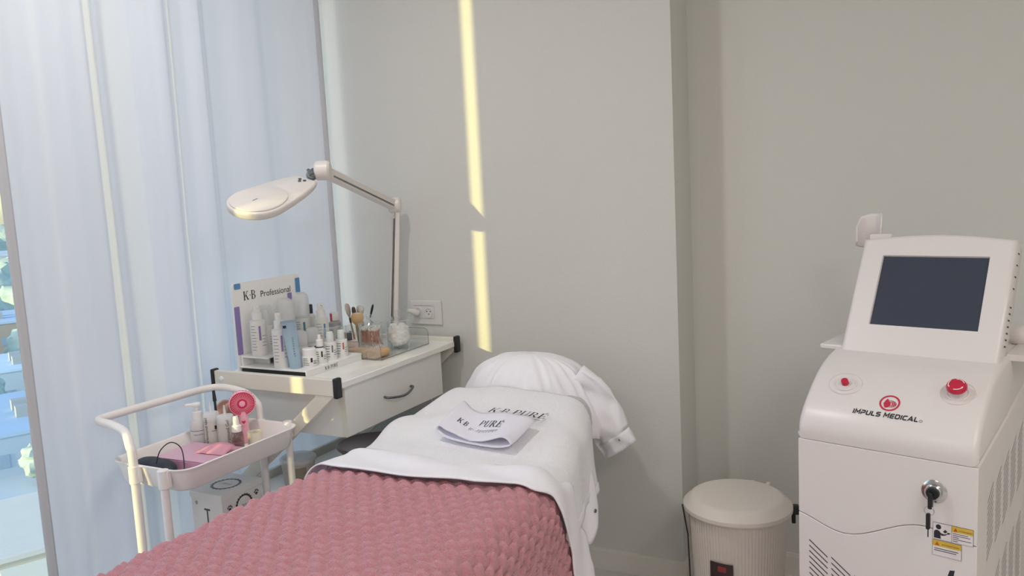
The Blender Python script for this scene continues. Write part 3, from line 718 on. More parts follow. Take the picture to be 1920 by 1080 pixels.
brush('brush with pale bristles and dark brown ferrule at the left of the cup', -.015, .0, 9, 200, .118, wood_m, .019, .06, mat('pale_bristle', (206, 198, 190), .9), True, brown_m)
brush('brush with dark brown bristles next to the pale one', -.006, .008, 5, 240, .112, wood_m, .015, .05, mat('dark_bristle', (96, 82, 80), .9))
brush('white fan brush with spread soft bristles in the middle of the cup', .0, .010, 3, 60, .122, plast_m, .026, .042, mat('white_bristle', (226, 222, 216), .9))
brush('thin white brush with black pointed tip leaning to the right', .012, .012, 16, 35, .118, plast_m, .010, .055, black_m, True, plast_m)
brush('short tan wooden stick with dark tip leaning in the cup', .018, -.004, 10, -20, .075, wood_m, .006, .03, black_m, False)

# acrylic tray with two jars and a wooden block
at_ = thing('acrylic_tray', 'shallow clear acrylic tray holding two jars on the trolley', 'tray', (-1.83, 2.47, TZ))
build('floor_sheet', MB().box(-1.94, -1.742, 2.295, 2.61, TZ+.0005, TZ+.0035), acry_m, at_)
def trayend(y0, y1, x0=-1.94, x1=-1.742):
    return MB().prism([(x0, TZ+.0035)]+arcpts(x0+.02, TZ+.045, .02, 180, 90, 5)+arcpts(x1-.02, TZ+.045, .02, 90, 0, 5)+[(x1, TZ+.0035)], y0, y1, 'y')
build('end_wall', trayend(2.295, 2.298), acry_m, at_); build('end_wall', trayend(2.607, 2.61), acry_m, at_)
def rim(y, x0=-1.94, x1=-1.742):
    return [(x0, y, TZ+.004)]+[(a, y, b) for a, b in arcpts(x0+.02, TZ+.045, .02, 180, 90, 5)]+[(a, y, b) for a, b in arcpts(x1-.02, TZ+.045, .02, 90, 0, 5)]+[(x1, y, TZ+.004)]
edge_m = mat('acrylic_edge', (128, 126, 124), .2)
build('edge', MB().tube(rim(2.296), .0012, 6), edge_m, at_); build('edge', MB().tube(rim(2.609), .0012, 6), edge_m, at_)
build('edge', MB().tube([(-1.742, 2.296, TZ+.003), (-1.742, 2.609, TZ+.003)], .0016, 6), edge_m, at_)
JZ = TZ+.0035
wb = thing('wooden_block', 'light wooden block with rounded side in the acrylic tray', 'block', (-1.84, 2.335, JZ))
build('body', MB().box(-1.93, -1.815, 2.305, 2.36, JZ, JZ+.028), wood_m, wb, bevel=.004)
build('roller', MB().prism([(a, b) for a, b in rrect(-1.812, -1.765, JZ, JZ+.028, .011, 5)], 2.302, 2.385, 'y'), wood_m, wb, bevel=.002)
edge2_m = mat('acrylic_rim', (206, 210, 212), .1)
def acr_jar(label, x, y, r, h):
    t = thing('lidded_jar', label, 'jar', (x, y, JZ))
    build('glass', MB().lathe([(.0001, 0), (r*.97, 0), (r, .003), (r, h)], 40, open_=True), acry_m, t, local=True)
    build('rim', MB().lathe([(r-.0008, h-.002), (r+.0012, h-.002), (r+.0014, h), (r-.0008, h)], 40, open_=True), edge2_m, t, local=True)
    ld = build('lid', MB().lathe([(r*1.03, h+.0005), (r*1.04, h+.004), (r*.98, h+.008), (.0001, h+.010)], 40), acry_m, t, local=True)
    build('knob', MB().lathe([(.004, h+.010), (.005, h+.014), (.012, h+.020), (.0135, h+.027), (.011, h+.034), (.0001, h+.038)], 20), acry_m, ld, local=True)
    return t
J1 = (-1.885, 2.432); J2 = (-1.825, 2.525)
acr_jar('clear lidded jar filled with cotton swabs', *J1, .045, .105)
acr_jar('clear lidded jar filled with fluffy cotton wool', *J2, .047, .108)
sw_me = None
for i in range(120):
    a = random.uniform(0, 6.28); q = .038*math.sqrt(random.uniform(.15, 1))*.92
    if sw_me is None:
        mb = MB().lathe([(.0001, -.037), (.0011, -.037), (.0011, .037), (.0001, .037)], 6)
        o = build('cotton_swab', mb, swab_m); sw_me = o.data; sw_me.materials.append(cotton_m)
        bm = bmesh.new(); bm.from_mesh(sw_me); k0 = len(bm.faces)
        for zc in (-.034, .034):
            rr = bmesh.ops.create_icosphere(bm, subdivisions=1, radius=.0029, matrix=Matrix.Translation((0, 0, zc)) @ Matrix.Diagonal((1, 1, 2.3, 1)))
        bm.faces.ensure_lookup_table()
        for f_ in bm.faces[k0:]: f_.material_index = 1; f_.smooth = True
        bm.to_mesh(sw_me); bm.free()
    else:
        o = bpy.data.objects.new('cotton_swab', sw_me); COL.objects.link(o)
    tilt = random.gauss(0, .13); q = min(q, .041-abs(math.sin(tilt))*.037-.003)
    o.location = (J1[0]+q*math.cos(a), J1[1]+q*math.sin(a), JZ+.049+random.uniform(0, .008))
    o.rotation_euler = (tilt, random.gauss(0, .10), 0)
    tag(o, 'brown-stemmed cotton swab standing in the clear lidded jar', 'cotton swab', 'cotton swabs in the clear jar')
def cot(u, w):
    a = u*2*math.pi; b = (w-.5)*math.pi; cb = max(0, math.cos(b))**.45; sb = math.copysign(abs(math.sin(b))**.7, math.sin(b))
    n_ = 1-.16*(noise.noise((math.cos(a)*3, math.sin(a)*3, sb*3))+.5)-.06*noise.noise((math.cos(a)*8, math.sin(a)*8, sb*8))
    return (J2[0]+.0445*cb*math.cos(a)*n_, J2[1]+.0445*cb*math.sin(a)*n_, JZ+.050+.046*sb*n_)
tag(build('cotton_wool', MB().grid(cot, 48, 30, wrap=True), cotton_m), 'white fluffy cotton wool inside the clear jar', 'cotton wool', kind='stuff')

# ------------------------------------------------------------------ magnifier lamp
lm = thing('magnifier_lamp', 'white magnifying lamp on a jointed arm clamped to the trolley', 'lamp', (-1.936, 2.645, TZ))
lampw = mat('lamp_plastic', (222, 217, 213), .35)
P0 = Vector((-1.936, 2.645, TZ)); P1 = Vector((-1.885, 2.645, 1.418)); P2 = Vector((-1.832, 2.165, 1.554))
def slab(mb, a, b, w, th, wd):
    """rectangular bar from a to b, w = width vector direction"""
    t = (b-a).normalized(); n_ = t.cross(wd).normalized(); s_ = n_.cross(t).normalized()
    vs = [p+s_*(w/2*i)+n_*(th/2*j) for p in (a, b) for i, j in ((-1, -1), (1, -1), (1, 1), (-1, 1))]
    return mb.raw(vs, [(0, 3, 2, 1), (4, 5, 6, 7), (0, 1, 5, 4), (1, 2, 6, 5), (2, 3, 7, 6), (3, 0, 4, 7)])
VX = Vector((.88, .47, 0))
build('clamp', MB().lathe([(.0001, 0), (.030, 0), (.030, .012), (.02, .016), (.012, .05), (.0001, .05)], 24, Matrix.Translation(P0+Vector((0, 0, .0005)))), lampw, lm)
build('post', slab(slab(MB(), P0+Vector((-.009, 0, .03)), P1+Vector((-.009, 0, -.01)), .016, .026, VX), P0+Vector((.010, .004, .03)), P1+Vector((.010, .004, -.01)), .019, .026, VX), lampw, lm, bevel=.003)
build('spring', MB().tube([P0+Vector((.001, -.012, .05)), P1+Vector((.001, -.012, -.05))], .003, 8), dchrome_m, lm)
ad = (P1-P2).normalized()
build('arm', slab(MB(), P2, P1, .040, .030, Vector((0, 0, 1))), lampw, lm, bevel=.005)
build('arm_groove', slab(MB(), P2+ad*.05+Vector((.014, -.004, -.006)), P1-ad*.03+Vector((.014, -.004, -.006)), .006, .006, Vector((0, 0, 1))), dchrome_m, lm)
def knuckle(c, r, w, d):
    q = Vector(d).to_track_quat('Z', 'Y').to_matrix().to_4x4()
    return MB().lathe([(.0001, -w), (r*.8, -w), (r, -w*.75), (r, w*.75), (r*.8, w), (.0001, w)], 24, Matrix.Translation(c) @ q)
build('elbow', knuckle(P1+Vector((0, 0, .002)), .031, .024, VX), lampw, lm)
build('elbow', knuckle(P2, .033, .026, VX), lampw, lm)
P3 = P2+Vector((-.030, -.025, -.014)); HC_ = Vector((-1.875, 1.985, 1.455))
build('knuckle', MB().tube([P2+Vector((-.015, -.02, -.006)), P3], .019, 12).lathe([(.0001, -.014), (.016, -.014), (.018, 0), (.016, .014), (.0001, .014)], 14, TM(tuple(P3), rx=rad(70), rz=rad(40))).tube([P3+Vector((-.014, .012, .004)), P3+Vector((-.03, .02, .02))], .006, 8), dchrome_m, lm)
# head: stadium-shaped dish with lid, pointing from the neck to the far rim
N0 = P3+Vector((-.004, -.012, -.012)); FARR = Vector((-1.892, 1.812, 1.430))
hx = (FARR-N0); HL = hx.length; hx.normalize()
hz = Vector((.34, -.34, 1.0)); hz = (hz-hx*hz.dot(hx)).normalized(); hy = hz.cross(hx)
Mh = Matrix((hx, hy, hz)).transposed().to_4x4(); Mh.translation = N0
RH = .092
def outline(rr, n=40, neck=.038):
    pts = []; cx = HL-RH
    for i in range(n):
        a = 2*math.pi*i/n; x = cx+rr*math.cos(a); y = rr*math.sin(a)
        pts.append((x, y))
    out = []
    for x, y in pts:
        if x < cx:
            t = min(1, (cx-x)/rr); x2 = cx-(cx-.0)*t if rr > .07 else x
            yy = y if t < .35 else math.copysign(max(neck, abs(y)), y)
            k = 1-t**2.2; out.append((cx-(cx-.0)*t**1.3, math.copysign(neck+(rr-neck)*max(0, 1-t**2)**.75, y) if t > 0 else y))
        else: out.append((x, y))
    return out
def loft(rings):
    n = len(rings[0]); mb = MB(); vs = [p for r_ in rings for p in r_]; fs = []
    for j in range(len(rings)-1):
        for i in range(n): fs.append((j*n+i, j*n+(i+1) % n, (j+1)*n+(i+1) % n, (j+1)*n+i))
    fs.append(tuple(reversed(range(n)))); fs.append(tuple((len(rings)-1)*n+i for i in range(n)))
    return mb.raw(vs, fs)
def ringz(rr, z, neck=.038, k=1): 
    c = HL-RH
    return [Mh @ Vector((c+(x-c)*k, y*k, z)) for x, y in outline(rr, neck=neck)]
build('head_shell', loft([ringz(RH, -.020, .034, .93), ringz(RH, -.015, .037, .985), ringz(RH, -.004, .038, 1), ringz(RH, .003, .038, .985), ringz(RH, .006, .036, .955)]), lampw, lm, sharp=50)
cxh = HL-RH
def disc(rx0, rx1, ry, z0, z1, n=40):
    ra = [(cxh+(rx1 if math.cos(2*math.pi*i/n) > 0 else rx0)*math.cos(2*math.pi*i/n), ry*math.sin(2*math.pi*i/n)) for i in range(n)]
    return loft([[Mh @ Vector((cxh+(x-cxh)*s_, y*s_, z)) for x, y in ra] for s_, z in ((1, z0), (1, z1-.002), (.97, z1))])
build('lens_cover', disc(.112, .084, .083, .0058, .012), lampw, lm)
for bx_, by_ in ((.030, -.010), (.030, .010), (.043, 0)):
    build('button', MB().lathe([(.0001, .006), (.006, .006), (.0055, .0085), (.0001, .009)], 12, Mh @ Matrix.Translation((bx_, by_, 0))), dchrome_m, lm)
build('mark', MB().raw([Mh @ Vector((cxh+a, b, .0123)) for a, b in ((-.005, -.002), (.016, -.002), (.016, .002), (-.005, .002))], [(0, 1, 2, 3)]), greyink_m, lm, flat=True)
build('lens', disc(.078, .074, .070, -.024, -.019), acry_m, lm)

# ------------------------------------------------------------------ three-tier cart
RIM = .735
cx0, cx1, cy0, cy1 = -2.105, -1.80, 1.453, 1.918
ca = thing('rolling_cart', 'off-white three-tier metal rolling cart beside the curtain', 'cart', ((cx0+cx1)/2, (cy0+cy1)/2, 0))
def tray(zt, h):
    def ring(off, z, r): return [(x, y, z) for x, y in rrect(cx0-off, cx1+off, cy0-off, cy1+off, r, 6)]
    rs = [ring(-.018, zt-h, .04), ring(-.012, zt-h+.006, .045), ring(0, zt-.006, .05), ring(.006, zt-.004, .055), ring(.007, zt, .055), ring(.001, zt+.001, .05), ring(-.004, zt-.004, .05), ring(-.016, zt-h+.008, .04)]
    n = len(rs[0]); mb = MB(); vs = [p for q in rs for p in q]; fs = []
    for j in range(len(rs)-1):
        for i in range(n): fs.append((j*n+i, j*n+(i+1) % n, (j+1)*n+(i+1) % n, (j+1)*n+i))
    fs.append(tuple(reversed(range(n)))); fs.append(tuple((len(rs)-1)*n+i for i in range(n)))
    return mb.raw(vs, fs)
for zt in (RIM, .36, .15): build('tray', tray(zt, .068), cart_m, ca, sharp=50)
TF = RIM-.068+.008
lx = (-1.985, -1.865)
hpath = [(lx[0], cy0-.012, .10), (lx[0], cy0-.012, .60), (lx[0], cy0-.012, .76), (-1.995, cy0-.010, .79), (-2.03, cy0+.005, .822), (-2.09, cy0+.012, .836), (-2.15, cy0+.02, .838), (-2.182, cy0+.035, .838), (-2.19, cy0+.07, .838),
         (-2.185, 1.65, .838), (-2.18, 1.75, .838), (-2.175, cy1-.07, .838), (-2.165, cy1-.035, .838), (-2.14, cy1-.01, .838), (-2.09, cy1-.005, .836), (-2.03, cy1+.002, .822), (-1.995, cy1+.012, .79), (lx[0], cy1+.012, .76), (lx[0], cy1+.012, .60), (lx[0], cy1+.012, .10)]
build('handle_frame', MB().tube(smooth(hpath, 5), .0125, 12), cart_m, ca)
for yy in (cy0-.012, cy1+.012): build('leg', MB().tube([(lx[1], yy, .10), (lx[1], yy, RIM-.005)], .0115, 12), cart_m, ca)
for yy, sg in ((cy0-.012, -1), (cy1+.012, 1)):
    for x in lx:
        build('clamp', MB().tube([(x, yy, RIM-.052), (x, yy, RIM+.002 if x == lx[1] else RIM)], .0155, 12).box(x-.016, x+.016, min(yy, yy-sg*.014), max(yy, yy-sg*.014), RIM-.05, RIM-.002), cart_m, ca, bevel=.002)
        build('caster', MB().lathe([(.0001, -.009), (.028, -.009), (.03, -.004), (.03, .004), (.028, .009), (.0001, .009)], 18, TM((x, yy, .03), ry=rad(90))).box(x-.013, x-.009, yy-.014, yy+.014, .025, .1).box(x+.009, x+.013, yy-.014, yy+.014, .025, .1).box(x-.013, x+.013, yy-.014, yy+.014, .062, .1), black_m, ca)

def wrap(r, a0, z0, h, vertical=True, sg=1):
    def fn(a, b):
        if vertical: ang = rad(a0)+(1-b)*h/r; z = z0+a*h
        else: ang = rad(a0)+a*h/r; z = z0+b*h
        return (r*math.cos(ang), r*math.sin(ang), z)
    return fn
CFA = -48
t = thing('pump_bottle', 'grey-white pump bottle at the far left in the cart tray', 'bottle', (-2.055, 1.735, TF), rad(CFA))
build('body', MB().lathe([(.0001, 0), (.0245, 0), (.026, .004), (.026, .085), (.024, .100), (.016, .112), (.0001, .112)], 30), mat('grey_white_bottle', (206, 206, 208), .35), t, local=True)
build('collar', MB().lathe([(.0145, .11), (.0145, .132), (.006, .134), (.006, .150), (.0001, .150)], 20), plast_m, t, local=True)
build('pump_head', MB().lathe([(.013, .149), (.014, .152), (.013, .160), (.0001, .161)], 20).box(-.008, .008, -.034, 0, .151, .159), plast_m, t, local=True, bevel=.002)
build('label_band', MB().patch(.0264, -70, 70, .020, .034, 16), greyink_m, t, local=True)
gg = dashes(9, 8); build('lettering', put(MB(), gg, wrap(.0264, -28, .06, .0052, False)), ink_m, t, local=True, flat=True)
build('label_line', MB().patch(.0264, -70, 70, .074, .0752, 16), ink_m, t, local=True)
def gel(label, x, y, r, h, a0):
    t = thing('gel_bottle', label, 'bottle', (x, y, TF), rad(CFA), 'ultrasound gel bottles in the cart')
    build('body', MB().lathe([(.0001, 0), (r*.95, 0), (r, .004), (r, h*.62), (r*.97, h*.66), (.0001, h*.66)], 30), gel_m, t, local=True)
    build('cap', MB().lathe([(r*.99, h*.655), (r*.99, h*.76), (r*.9, h*.79), (.0001, h*.79)], 30), frost_m, t, local=True)
    build('spout', MB().lathe([(.0055, h*.78), (.0045, h*.84), (.0022, h), (.0001, h)], 14), frost_m, t, local=True)
    q = sans('Ultrasound Gel'); build('lettering', put(MB(), q, wrap(r+.0006, a0, .022, h*.58/width(q), True)), ink_m, t, local=True, flat=True)
    return t
gel('clear ultrasound gel bottle next to the grey pump bottle', -2.005, 1.745, .0245, .165, -52)
for a_ in ((2, 40, .075, .0765, 8), (24, 42, .080, .092, 4), (16, 48, .004, .014, 6)): build('print_patch', MB().patch(.0251, *a_), ink_m, [o for o in bpy.data.objects if o.name.startswith('gel_bottle')][0], local=True)
gel('clear ultrasound gel bottle directly behind the spray bottle', -1.955, 1.755, .0265, .155, 4)
t = thing('spray_bottle', 'small clear spray bottle with white nozzle in the cart tray', 'bottle', (-1.895, 1.742, TF), rad(CFA))
build('body', MB().lathe([(.0001, 0), (.018, 0), (.0195, .003), (.0195, .066), (.016, .078), (.010, .083), (.0001, .083)], 28), clear('pink_clear', (232, 214, 214), .85, .2), t, local=True)
build('liquid', MB().lathe([(.0001, .003), (.017, .003), (.017, .045), (.0001, .045)], 24), mat('pink_liquid', (206, 178, 180), .2, trans=.3), t, local=True)
build('collar', MB().lathe([(.0145, .08), (.0145, .098), (.010, .102), (.0001, .102)], 20), plast_m, t, local=True)
build('nozzle', MB().lathe([(.0095, .10), (.0085, .122), (.007, .128), (.0001, .128)], 18).box(.004, .012, -.003, .003, .114, .122), plast_m, t, local=True)
t = thing('small_jar', 'cream coloured open jar in front of the pink fan', 'jar', (-1.885, 1.805, TF), rad(CFA))
build('body', MB().lathe([(.0001, 0), (.021, 0), (.023, .004), (.023, .062), (.0212, .062), (.0208, .02), (.0001, .018)], 28), mat('cream_jar_plastic', (232, 226, 206), .4), t, local=True)
build('film', MB().lathe([(.0001, .045), (.021, .047), (.0001, .066)], 12), acry_m, t, local=True)
# fan
fz = .808; fc = Vector((-1.985, 1.858, fz))
fan = thing('handheld_fan', 'pink handheld fan with round red grille standing in the cart', 'fan', (-1.985, 1.858, TF))
q = Vector((.72, -.68, -.02)).to_track_quat('Z', 'Y').to_matrix().to_4x4(); Mf = Matrix.Translation(fc) @ q
build('housing', MB().lathe([(.0001, -.022), (.030, -.022), (.040, -.016), (.042, -.004), (.042, .010), (.039, .013), (.038, .008), (.0001, .006)], 40, Mf), pink_m, fan)
build('grille_disc', MB().lathe([(.0001, .0065), (.0375, .0085), (.0375, .011), (.0001, .012)], 40, Mf), hot_m, fan)
for i in range(40):
    a = 2*math.pi*i/40
    build('grille_spoke', slab(MB(), Mf @ Vector((.016*math.cos(a), .016*math.sin(a), .0128)), Mf @ Vector((.036*math.cos(a+.12), .036*math.sin(a+.12), .0122)), .0011, .0012, Mf.to_3x3() @ Vector((-math.sin(a), math.cos(a), 0))), pink_m, fan)
for i in range(26):
    a = 2*math.pi*i/26
    build('side_slot', slab(MB(), Mf @ Vector((.0424*math.cos(a), .0424*math.sin(a), -.004)), Mf @ Vector((.0424*math.cos(a), .0424*math.sin(a), .008)), .0018, .001, Mf.to_3x3() @ Vector((-math.sin(a), math.cos(a), 0))), hot_m, fan)
build('hub', MB().lathe([(.0001, .011), (.0095, .011), (.0095, .0145), (.008, .016), (.0001, .0165)], 24, Mf), pink_m, fan)
build('grip', MB().lathe([(.0001, 0), (.014, 0), (.0165, .004), (.0145, .09), (.012, .105), (.0001, .105)], 20, Matrix.Translation((-1.985, 1.858, TF)), ), pink_m, fan)
Mg = Matrix.Translation((-1.985, 1.858, TF)) @ Matrix.Rotation(rad(-45), 4, 'Z')
build('button_panel', MB().prism(rrect(-.008, .008, .060, .084, .003, 3), .0150, .0165, 'x', Mg), pink_m, fan)
heart = [(0, -.006), (.006, .001), (.0055, .0045), (.003, .0055), (0, .003), (-.003, .0055), (-.0055, .0045), (-.006, .001)]
build('heart_mark', MB().prism([(a, b+.072) for a, b in heart], .0165, .0172, 'x', Mg), hot_m, fan)
# hair clip
t = thing('hair_clip', 'brown translucent claw hair clip behind the gel bottles', 'hair clip', (-2.06, 1.875, TF))
cl = MB()
for s_ in (-1, 1):
    cl.grid(lambda u, w: (-2.06+s_*(.005+.018*math.sin(w*2.2)), 1.865+(.5-u)*.055, .745+.055*w+.010*math.sin(u*3.14)), 8, 8)
build('jaw', cl, clip_m, t, thick=.004, sharp=180)
for k in range(5):
    build('tooth', MB().tube(smooth([(-2.03, 1.843+k*.011, .80), (-2.015, 1.843+k*.011, .78), (-2.02, 1.843+k*.011, .73), (-2.04, 1.843+k*.011, .70)], 3), .003, 6), clip_m, t)
build('spring', MB().tube([(-2.06, 1.84, .742), (-2.06, 1.89, .742)], .006, 8).tube([(-2.06, 1.865, .742), (-2.06, 1.865, TF)], .008, 8), chrome_m, t)
# applicator pen
t = thing('applicator', 'slim black applicator pen leaning behind the pump bottle', 'pen', (-2.045, 1.80, TF))
build('shaft', MB().tube([(-2.03, 1.79, TF+.003), (-2.058, 1.812, .82)], .004, 10), black_m, t)
build('tip', MB().tube([(-2.058, 1.812, .82), (-2.064, 1.816, .855)], .0055, 10, rs=[.0062, .0045]), black_m, t)
# mauve boxes
pk = thing('gift_box', 'glossy mauve pink flat box lying in the cart tray', 'box', (-1.95, 1.64, TF), rad(4))
build('body', MB().box(-.10, .105, -.075, .075, 0, .038), mauve_m, pk, local=True, bevel=.003)
build('lid_sheet', MB().box(-.10, .105, -.075, .075, .0382, .041), mat('mauve_lid', (216, 168, 190), .2), pk, local=True, bevel=.001)
fl = MB().grid(lambda u, w: (.00+.11*u-.01*w, -.015+.03*w+.03*u*w, .042+.022*w*math.sin(u*2.6)+.002), 10, 5)
build('torn_flap', fl, mat('flap_pink', (214, 150, 168), .3), pk, local=True, thick=.001, sharp=180)
build('opening', MB().raw([(.02, -.014, .0416), (.095, .006, .0416), (.10, .02, .0416), (.04, .006, .0416)], [(0, 1, 2, 3)]), dark_m, pk, local=True, flat=True)
mk = thing('sleep_mask', 'dark navy padded eye mask with thin strap in the cart tray', 'eye mask', (-2.0, 1.525, TF), rad(-6))
def mask(u, w):
    a = u*2*math.pi; b = (w-.5)*math.pi; cb = max(0, math.cos(b))**.5
    return (.088*math.cos(a)*cb, .036*math.sin(a)*cb*(1-.25*math.exp(-(math.cos(a)*3)**2)), .026+.024*math.sin(b))
build('pad', MB().grid(mask, 36, 12, wrap=True), mat('navy_foam', (40, 46, 60), .6), mk, local=True)
build('strap', MB().tube(smooth([(.03, -.02, .04), (.045, -.01, .085), (.085, 0, .112), (.125, .004, .10), (.145, -.004, .06), (.15, -.012, .02)]), .0016, 8), black_m, mk, local=True)

# printed box on the middle tray
pb = thing('printed_box', 'white marbled cardboard box with paw prints on the middle cart tier', 'box', (-2.018, 1.79, .302))
x0, x1, y0, y1, z0, z1 = -2.085, -1.950, 1.705, 1.875, .302, .552
build('body', MB().box(x0, x1, y0, y1, z0, z1-.018), mat('marble_card', (222, 221, 220), .5, var=.1, scale=9), pb, bevel=.002)
build('lid', MB().box(x0-.003, x1+.003, y0-.003, y1+.003, z1-.020, z1), mat('marble_card', (222, 221, 220)), pb, bevel=.002)
paw = mat('paw_ink', (70, 64, 66), .6)
def paws(mp, u, w, s_):
    def el(cu, cw, ru, rw): return [mp(u+(cu+ru*math.cos(k*math.pi/6))*s_, w+(cw+rw*math.sin(k*math.pi/6))*s_) for k in range(12)]
    mb = MB()
    for e in ((0, -.25, .42, .34), (-.55, .18, .18, .25), (-.2, .5, .18, .27), (.22, .5, .18, .27), (.56, .18, .18, .25)): mb.raw(el(*e), [tuple(range(12))])
    return mb
fr = lambda u, w: (x1+.0006, u, w); nr_ = lambda u, w: (u, y0-.0006, w); tp = lambda u, w: (u, w, z1+.0006)
build('paw_print', paws(fr, 1.735, .500, .014), paw, pb, flat=True); build('paw_print', paws(fr, 1.850, .512, .014), paw, pb, flat=True); build('paw_print', paws(fr, 1.730, .440, .011), paw, pb, flat=True)
def circ(mp, u, w, r, t, n=28):
    mb = MB(); vs = []
    for k in range(n):
        a = 2*math.pi*k/n; vs += [mp(u+r*math.cos(a), w+r*math.sin(a)), mp(u+(r-t)*math.cos(a), w+(r-t)*math.sin(a))]
    return mb.raw(vs, [(2*k, 2*((k+1) % n), 2*((k+1) % n)+1, 2*k+1) for k in range(n)])
def wreath(mp, u, w, r):
    mb = circ(mp, u, w, r, r*.14)
    for k in range(22):
        a = 2*math.pi*k/22; c, s2 = u+r*1.0*math.cos(a), w+r*1.0*math.sin(a)
        mb.raw([mp(c+r*.13*math.cos(a+1.57*j), s2+r*.10*math.sin(a+1.57*j)) for j in range(4)], [(0, 1, 2, 3)])
    return mb
build('wreath', wreath(fr, 1.795, .490, .034), paw, pb, flat=True)
build('wreath', wreath(tp, -2.018, 1.79, .046), mat('wreath_grey', (150, 146, 146), .6), pb, flat=True)
gq = dashes(5, 2); build('lettering', put(MB(), gq, lambda a, b: (x1+.0006, 1.778+a*.034/width(gq), .484+b*.011)), paw, pb, flat=True)
build('lettering', put(MB(), gq, lambda a, b: tp(-2.040+.044*a/width(gq), 1.785+b*.014)), mat('wreath_grey', (150, 146, 146)), pb, flat=True)
build('print_motif', MB().raw([nr_(u, w) for u, w in ((-2.020, .445), (-2.014, .445), (-2.014, .495), (-2.020, .495))], [(0, 1, 2, 3)]).raw([nr_(u, w) for u, w in ((-2.030, .495), (-2.004, .495), (-2.004, .501), (-2.030, .501))], [(0, 1, 2, 3)]), paw, pb, flat=True)
build('print_motif', paws(nr_, -2.062, .515, .009), mat('wreath_grey', (150, 146, 146)), pb, flat=True)

# ------------------------------------------------------------------ pedal bin
bn = thing('waste_bin', 'cream ribbed plastic waste bin with domed lid and black handle', 'bin', (-.522, 2.474, 0))
def binwall(u, w):
    a = u*2*math.pi; r = .128+.024*w+.0012*math.sin(a*90)*(1 if .03 < w < .97 else 0); return (r*math.cos(a), r*math.sin(a), .012+.415*w)
build('body', MB().grid(binwall, 540, 8, wrap=True).lathe([(.0001, 0), (.126, 0), (.13, .014), (.0001, .015)], 48), bin_m, bn, local=True, sharp=60)
build('lid', MB().lathe([(.150, .418), (.163, .419), (.168, .425), (.168, .436), (.163, .442), (.156, .446), (.146, .458), (.138, .463), (.130, .464), (.0001, .466)], 64), mat('bin_lid', (220, 213, 205), .45), bn, local=True)
build('label', MB().patch(.1490, -112, -84, .22, .296, 10), mat('bin_label_dark', (60, 44, 46), .5), bn, local=True)
build('label_mark', MB().patch(.1497, -102, -92, .268, .286, 6), mat('bin_label_red', (140, 58, 66), .5), bn, local=True)
bhp = [(-.160, -.02, .425), (-.160, -.02, .30), (-.154, -.05, .20)]
for sgn, aa in ((-1, 200), (1, 15)):
    c_, s_ = math.cos(rad(aa)), math.sin(rad(aa))
    if sgn < 0: build('handle', slab(slab(MB(), Vector((.170*c_, .170*s_, .425)), Vector((.156*c_, .156*s_, .33)), .030, .005, Vector((-s_, c_, 0))), Vector((.156*c_, .156*s_, .33)), Vector((.148*c_, .148*s_, .05)), .014, .004, Vector((-s_, c_, 0))), black_m, bn, local=True)
    else: build('handle_hinge', MB().box(-.012, .012, -.012, .012, -.014, .014, TM((.174*c_, .174*s_, .42), rad(aa))).box(-.006, .006, -.006, .006, -.035, 0, TM((.170*c_, .170*s_, .41), rad(aa))), black_m, bn, local=True, bevel=.003)
for dx in (-.02, .03): build('lid_tab', MB().box(dx+.03, dx+.045, .150, .175, .43, .452), mat('bin_lid', (220, 213, 205)), bn, local=True, bevel=.004)

# ------------------------------------------------------------------ laser machine (local frame: u right along the front, v back, z up)
MO = (-.272, 2.0, 0); MW = .391
mc = thing('laser_machine', 'tall white beauty laser machine with tilted dark screen', 'machine', MO, rad(-15))
SD = .50
hood = [(0, .818), (-.004, .835), (-.004, .855), (.004, .872), (.020, .892), (.045, .914), (.075, .938), (.110, .961), (.150, .980), (.190, .993), (.25, 1.003), (SD, 1.01)]
def shell(profile, x0, x1, r=.014):
    """closed (v,z) profile swept across the width with rounded shoulders at both sides"""
    n = len(profile); cv = sum(p[0] for p in profile)/n; cz = sum(p[1] for p in profile)/n
    secs = [(x0, r), (x0+r*.15, r*.5), (x0+r*.5, r*.13), (x0+r, 0), (x1-r, 0), (x1-r*.5, r*.13), (x1-r*.15, r*.5), (x1, r)]
    rings = []
    for x, ins in secs:
        ring = []
        for i, (a, b) in enumerate(profile):
            p0 = Vector(profile[i-1]); p2 = Vector(profile[(i+1) % n]); t = (p2-p0).normalized(); nn = Vector((-t.y, t.x))
            if nn.dot(Vector((cv-a, cz-b))) < 0: nn = -nn
            ring.append((x, a+nn.x*ins, b+nn.y*ins))
        rings.append(ring)
    return loft(rings)
build('hood', shell(hood+[(SD, .905), (.30, .863)], 0, MW), mach_m, mc, local=True, sharp=50)
NB = 12
wave = [(-.02, .632), (.108, .600), (.285, .662), (MW+.04, .636)]
def wz(u_): return interp(u_, wave)
def panel(zlo, zhi, n=40):
    """front cover panel between two height curves, with depth"""
    mb = MB(); vs = []
    us = [MW*i/n for i in range(n+1)]
    for u_ in us: vs += [(u_, 0, zlo(u_)), (u_, 0, zhi(u_)), (u_, .03, zlo(u_)), (u_, .03, zhi(u_))]
    fs = []
    for i in range(n):
        a = 4*i; b = a+4
        fs += [(a, b, b+1, a+1), (a+2, a+3, b+3, b+2), (a, a+2, b+2, b), (a+1, b+1, b+3, a+3)]
    fs += [(0, 1, 3, 2), (4*n, 4*n+2, 4*n+3, 4*n+1)]
    return mb.raw(vs, fs)
build('upper_panel', panel(lambda u_: wz(u_)+.0011, lambda u_: .8165), mach_m, mc, local=True, bevel=.0015)
lower = build('lower_panel', panel(lambda u_: .10, lambda u_: wz(u_)-.0011), mach_m, mc, local=True, bevel=.0015)
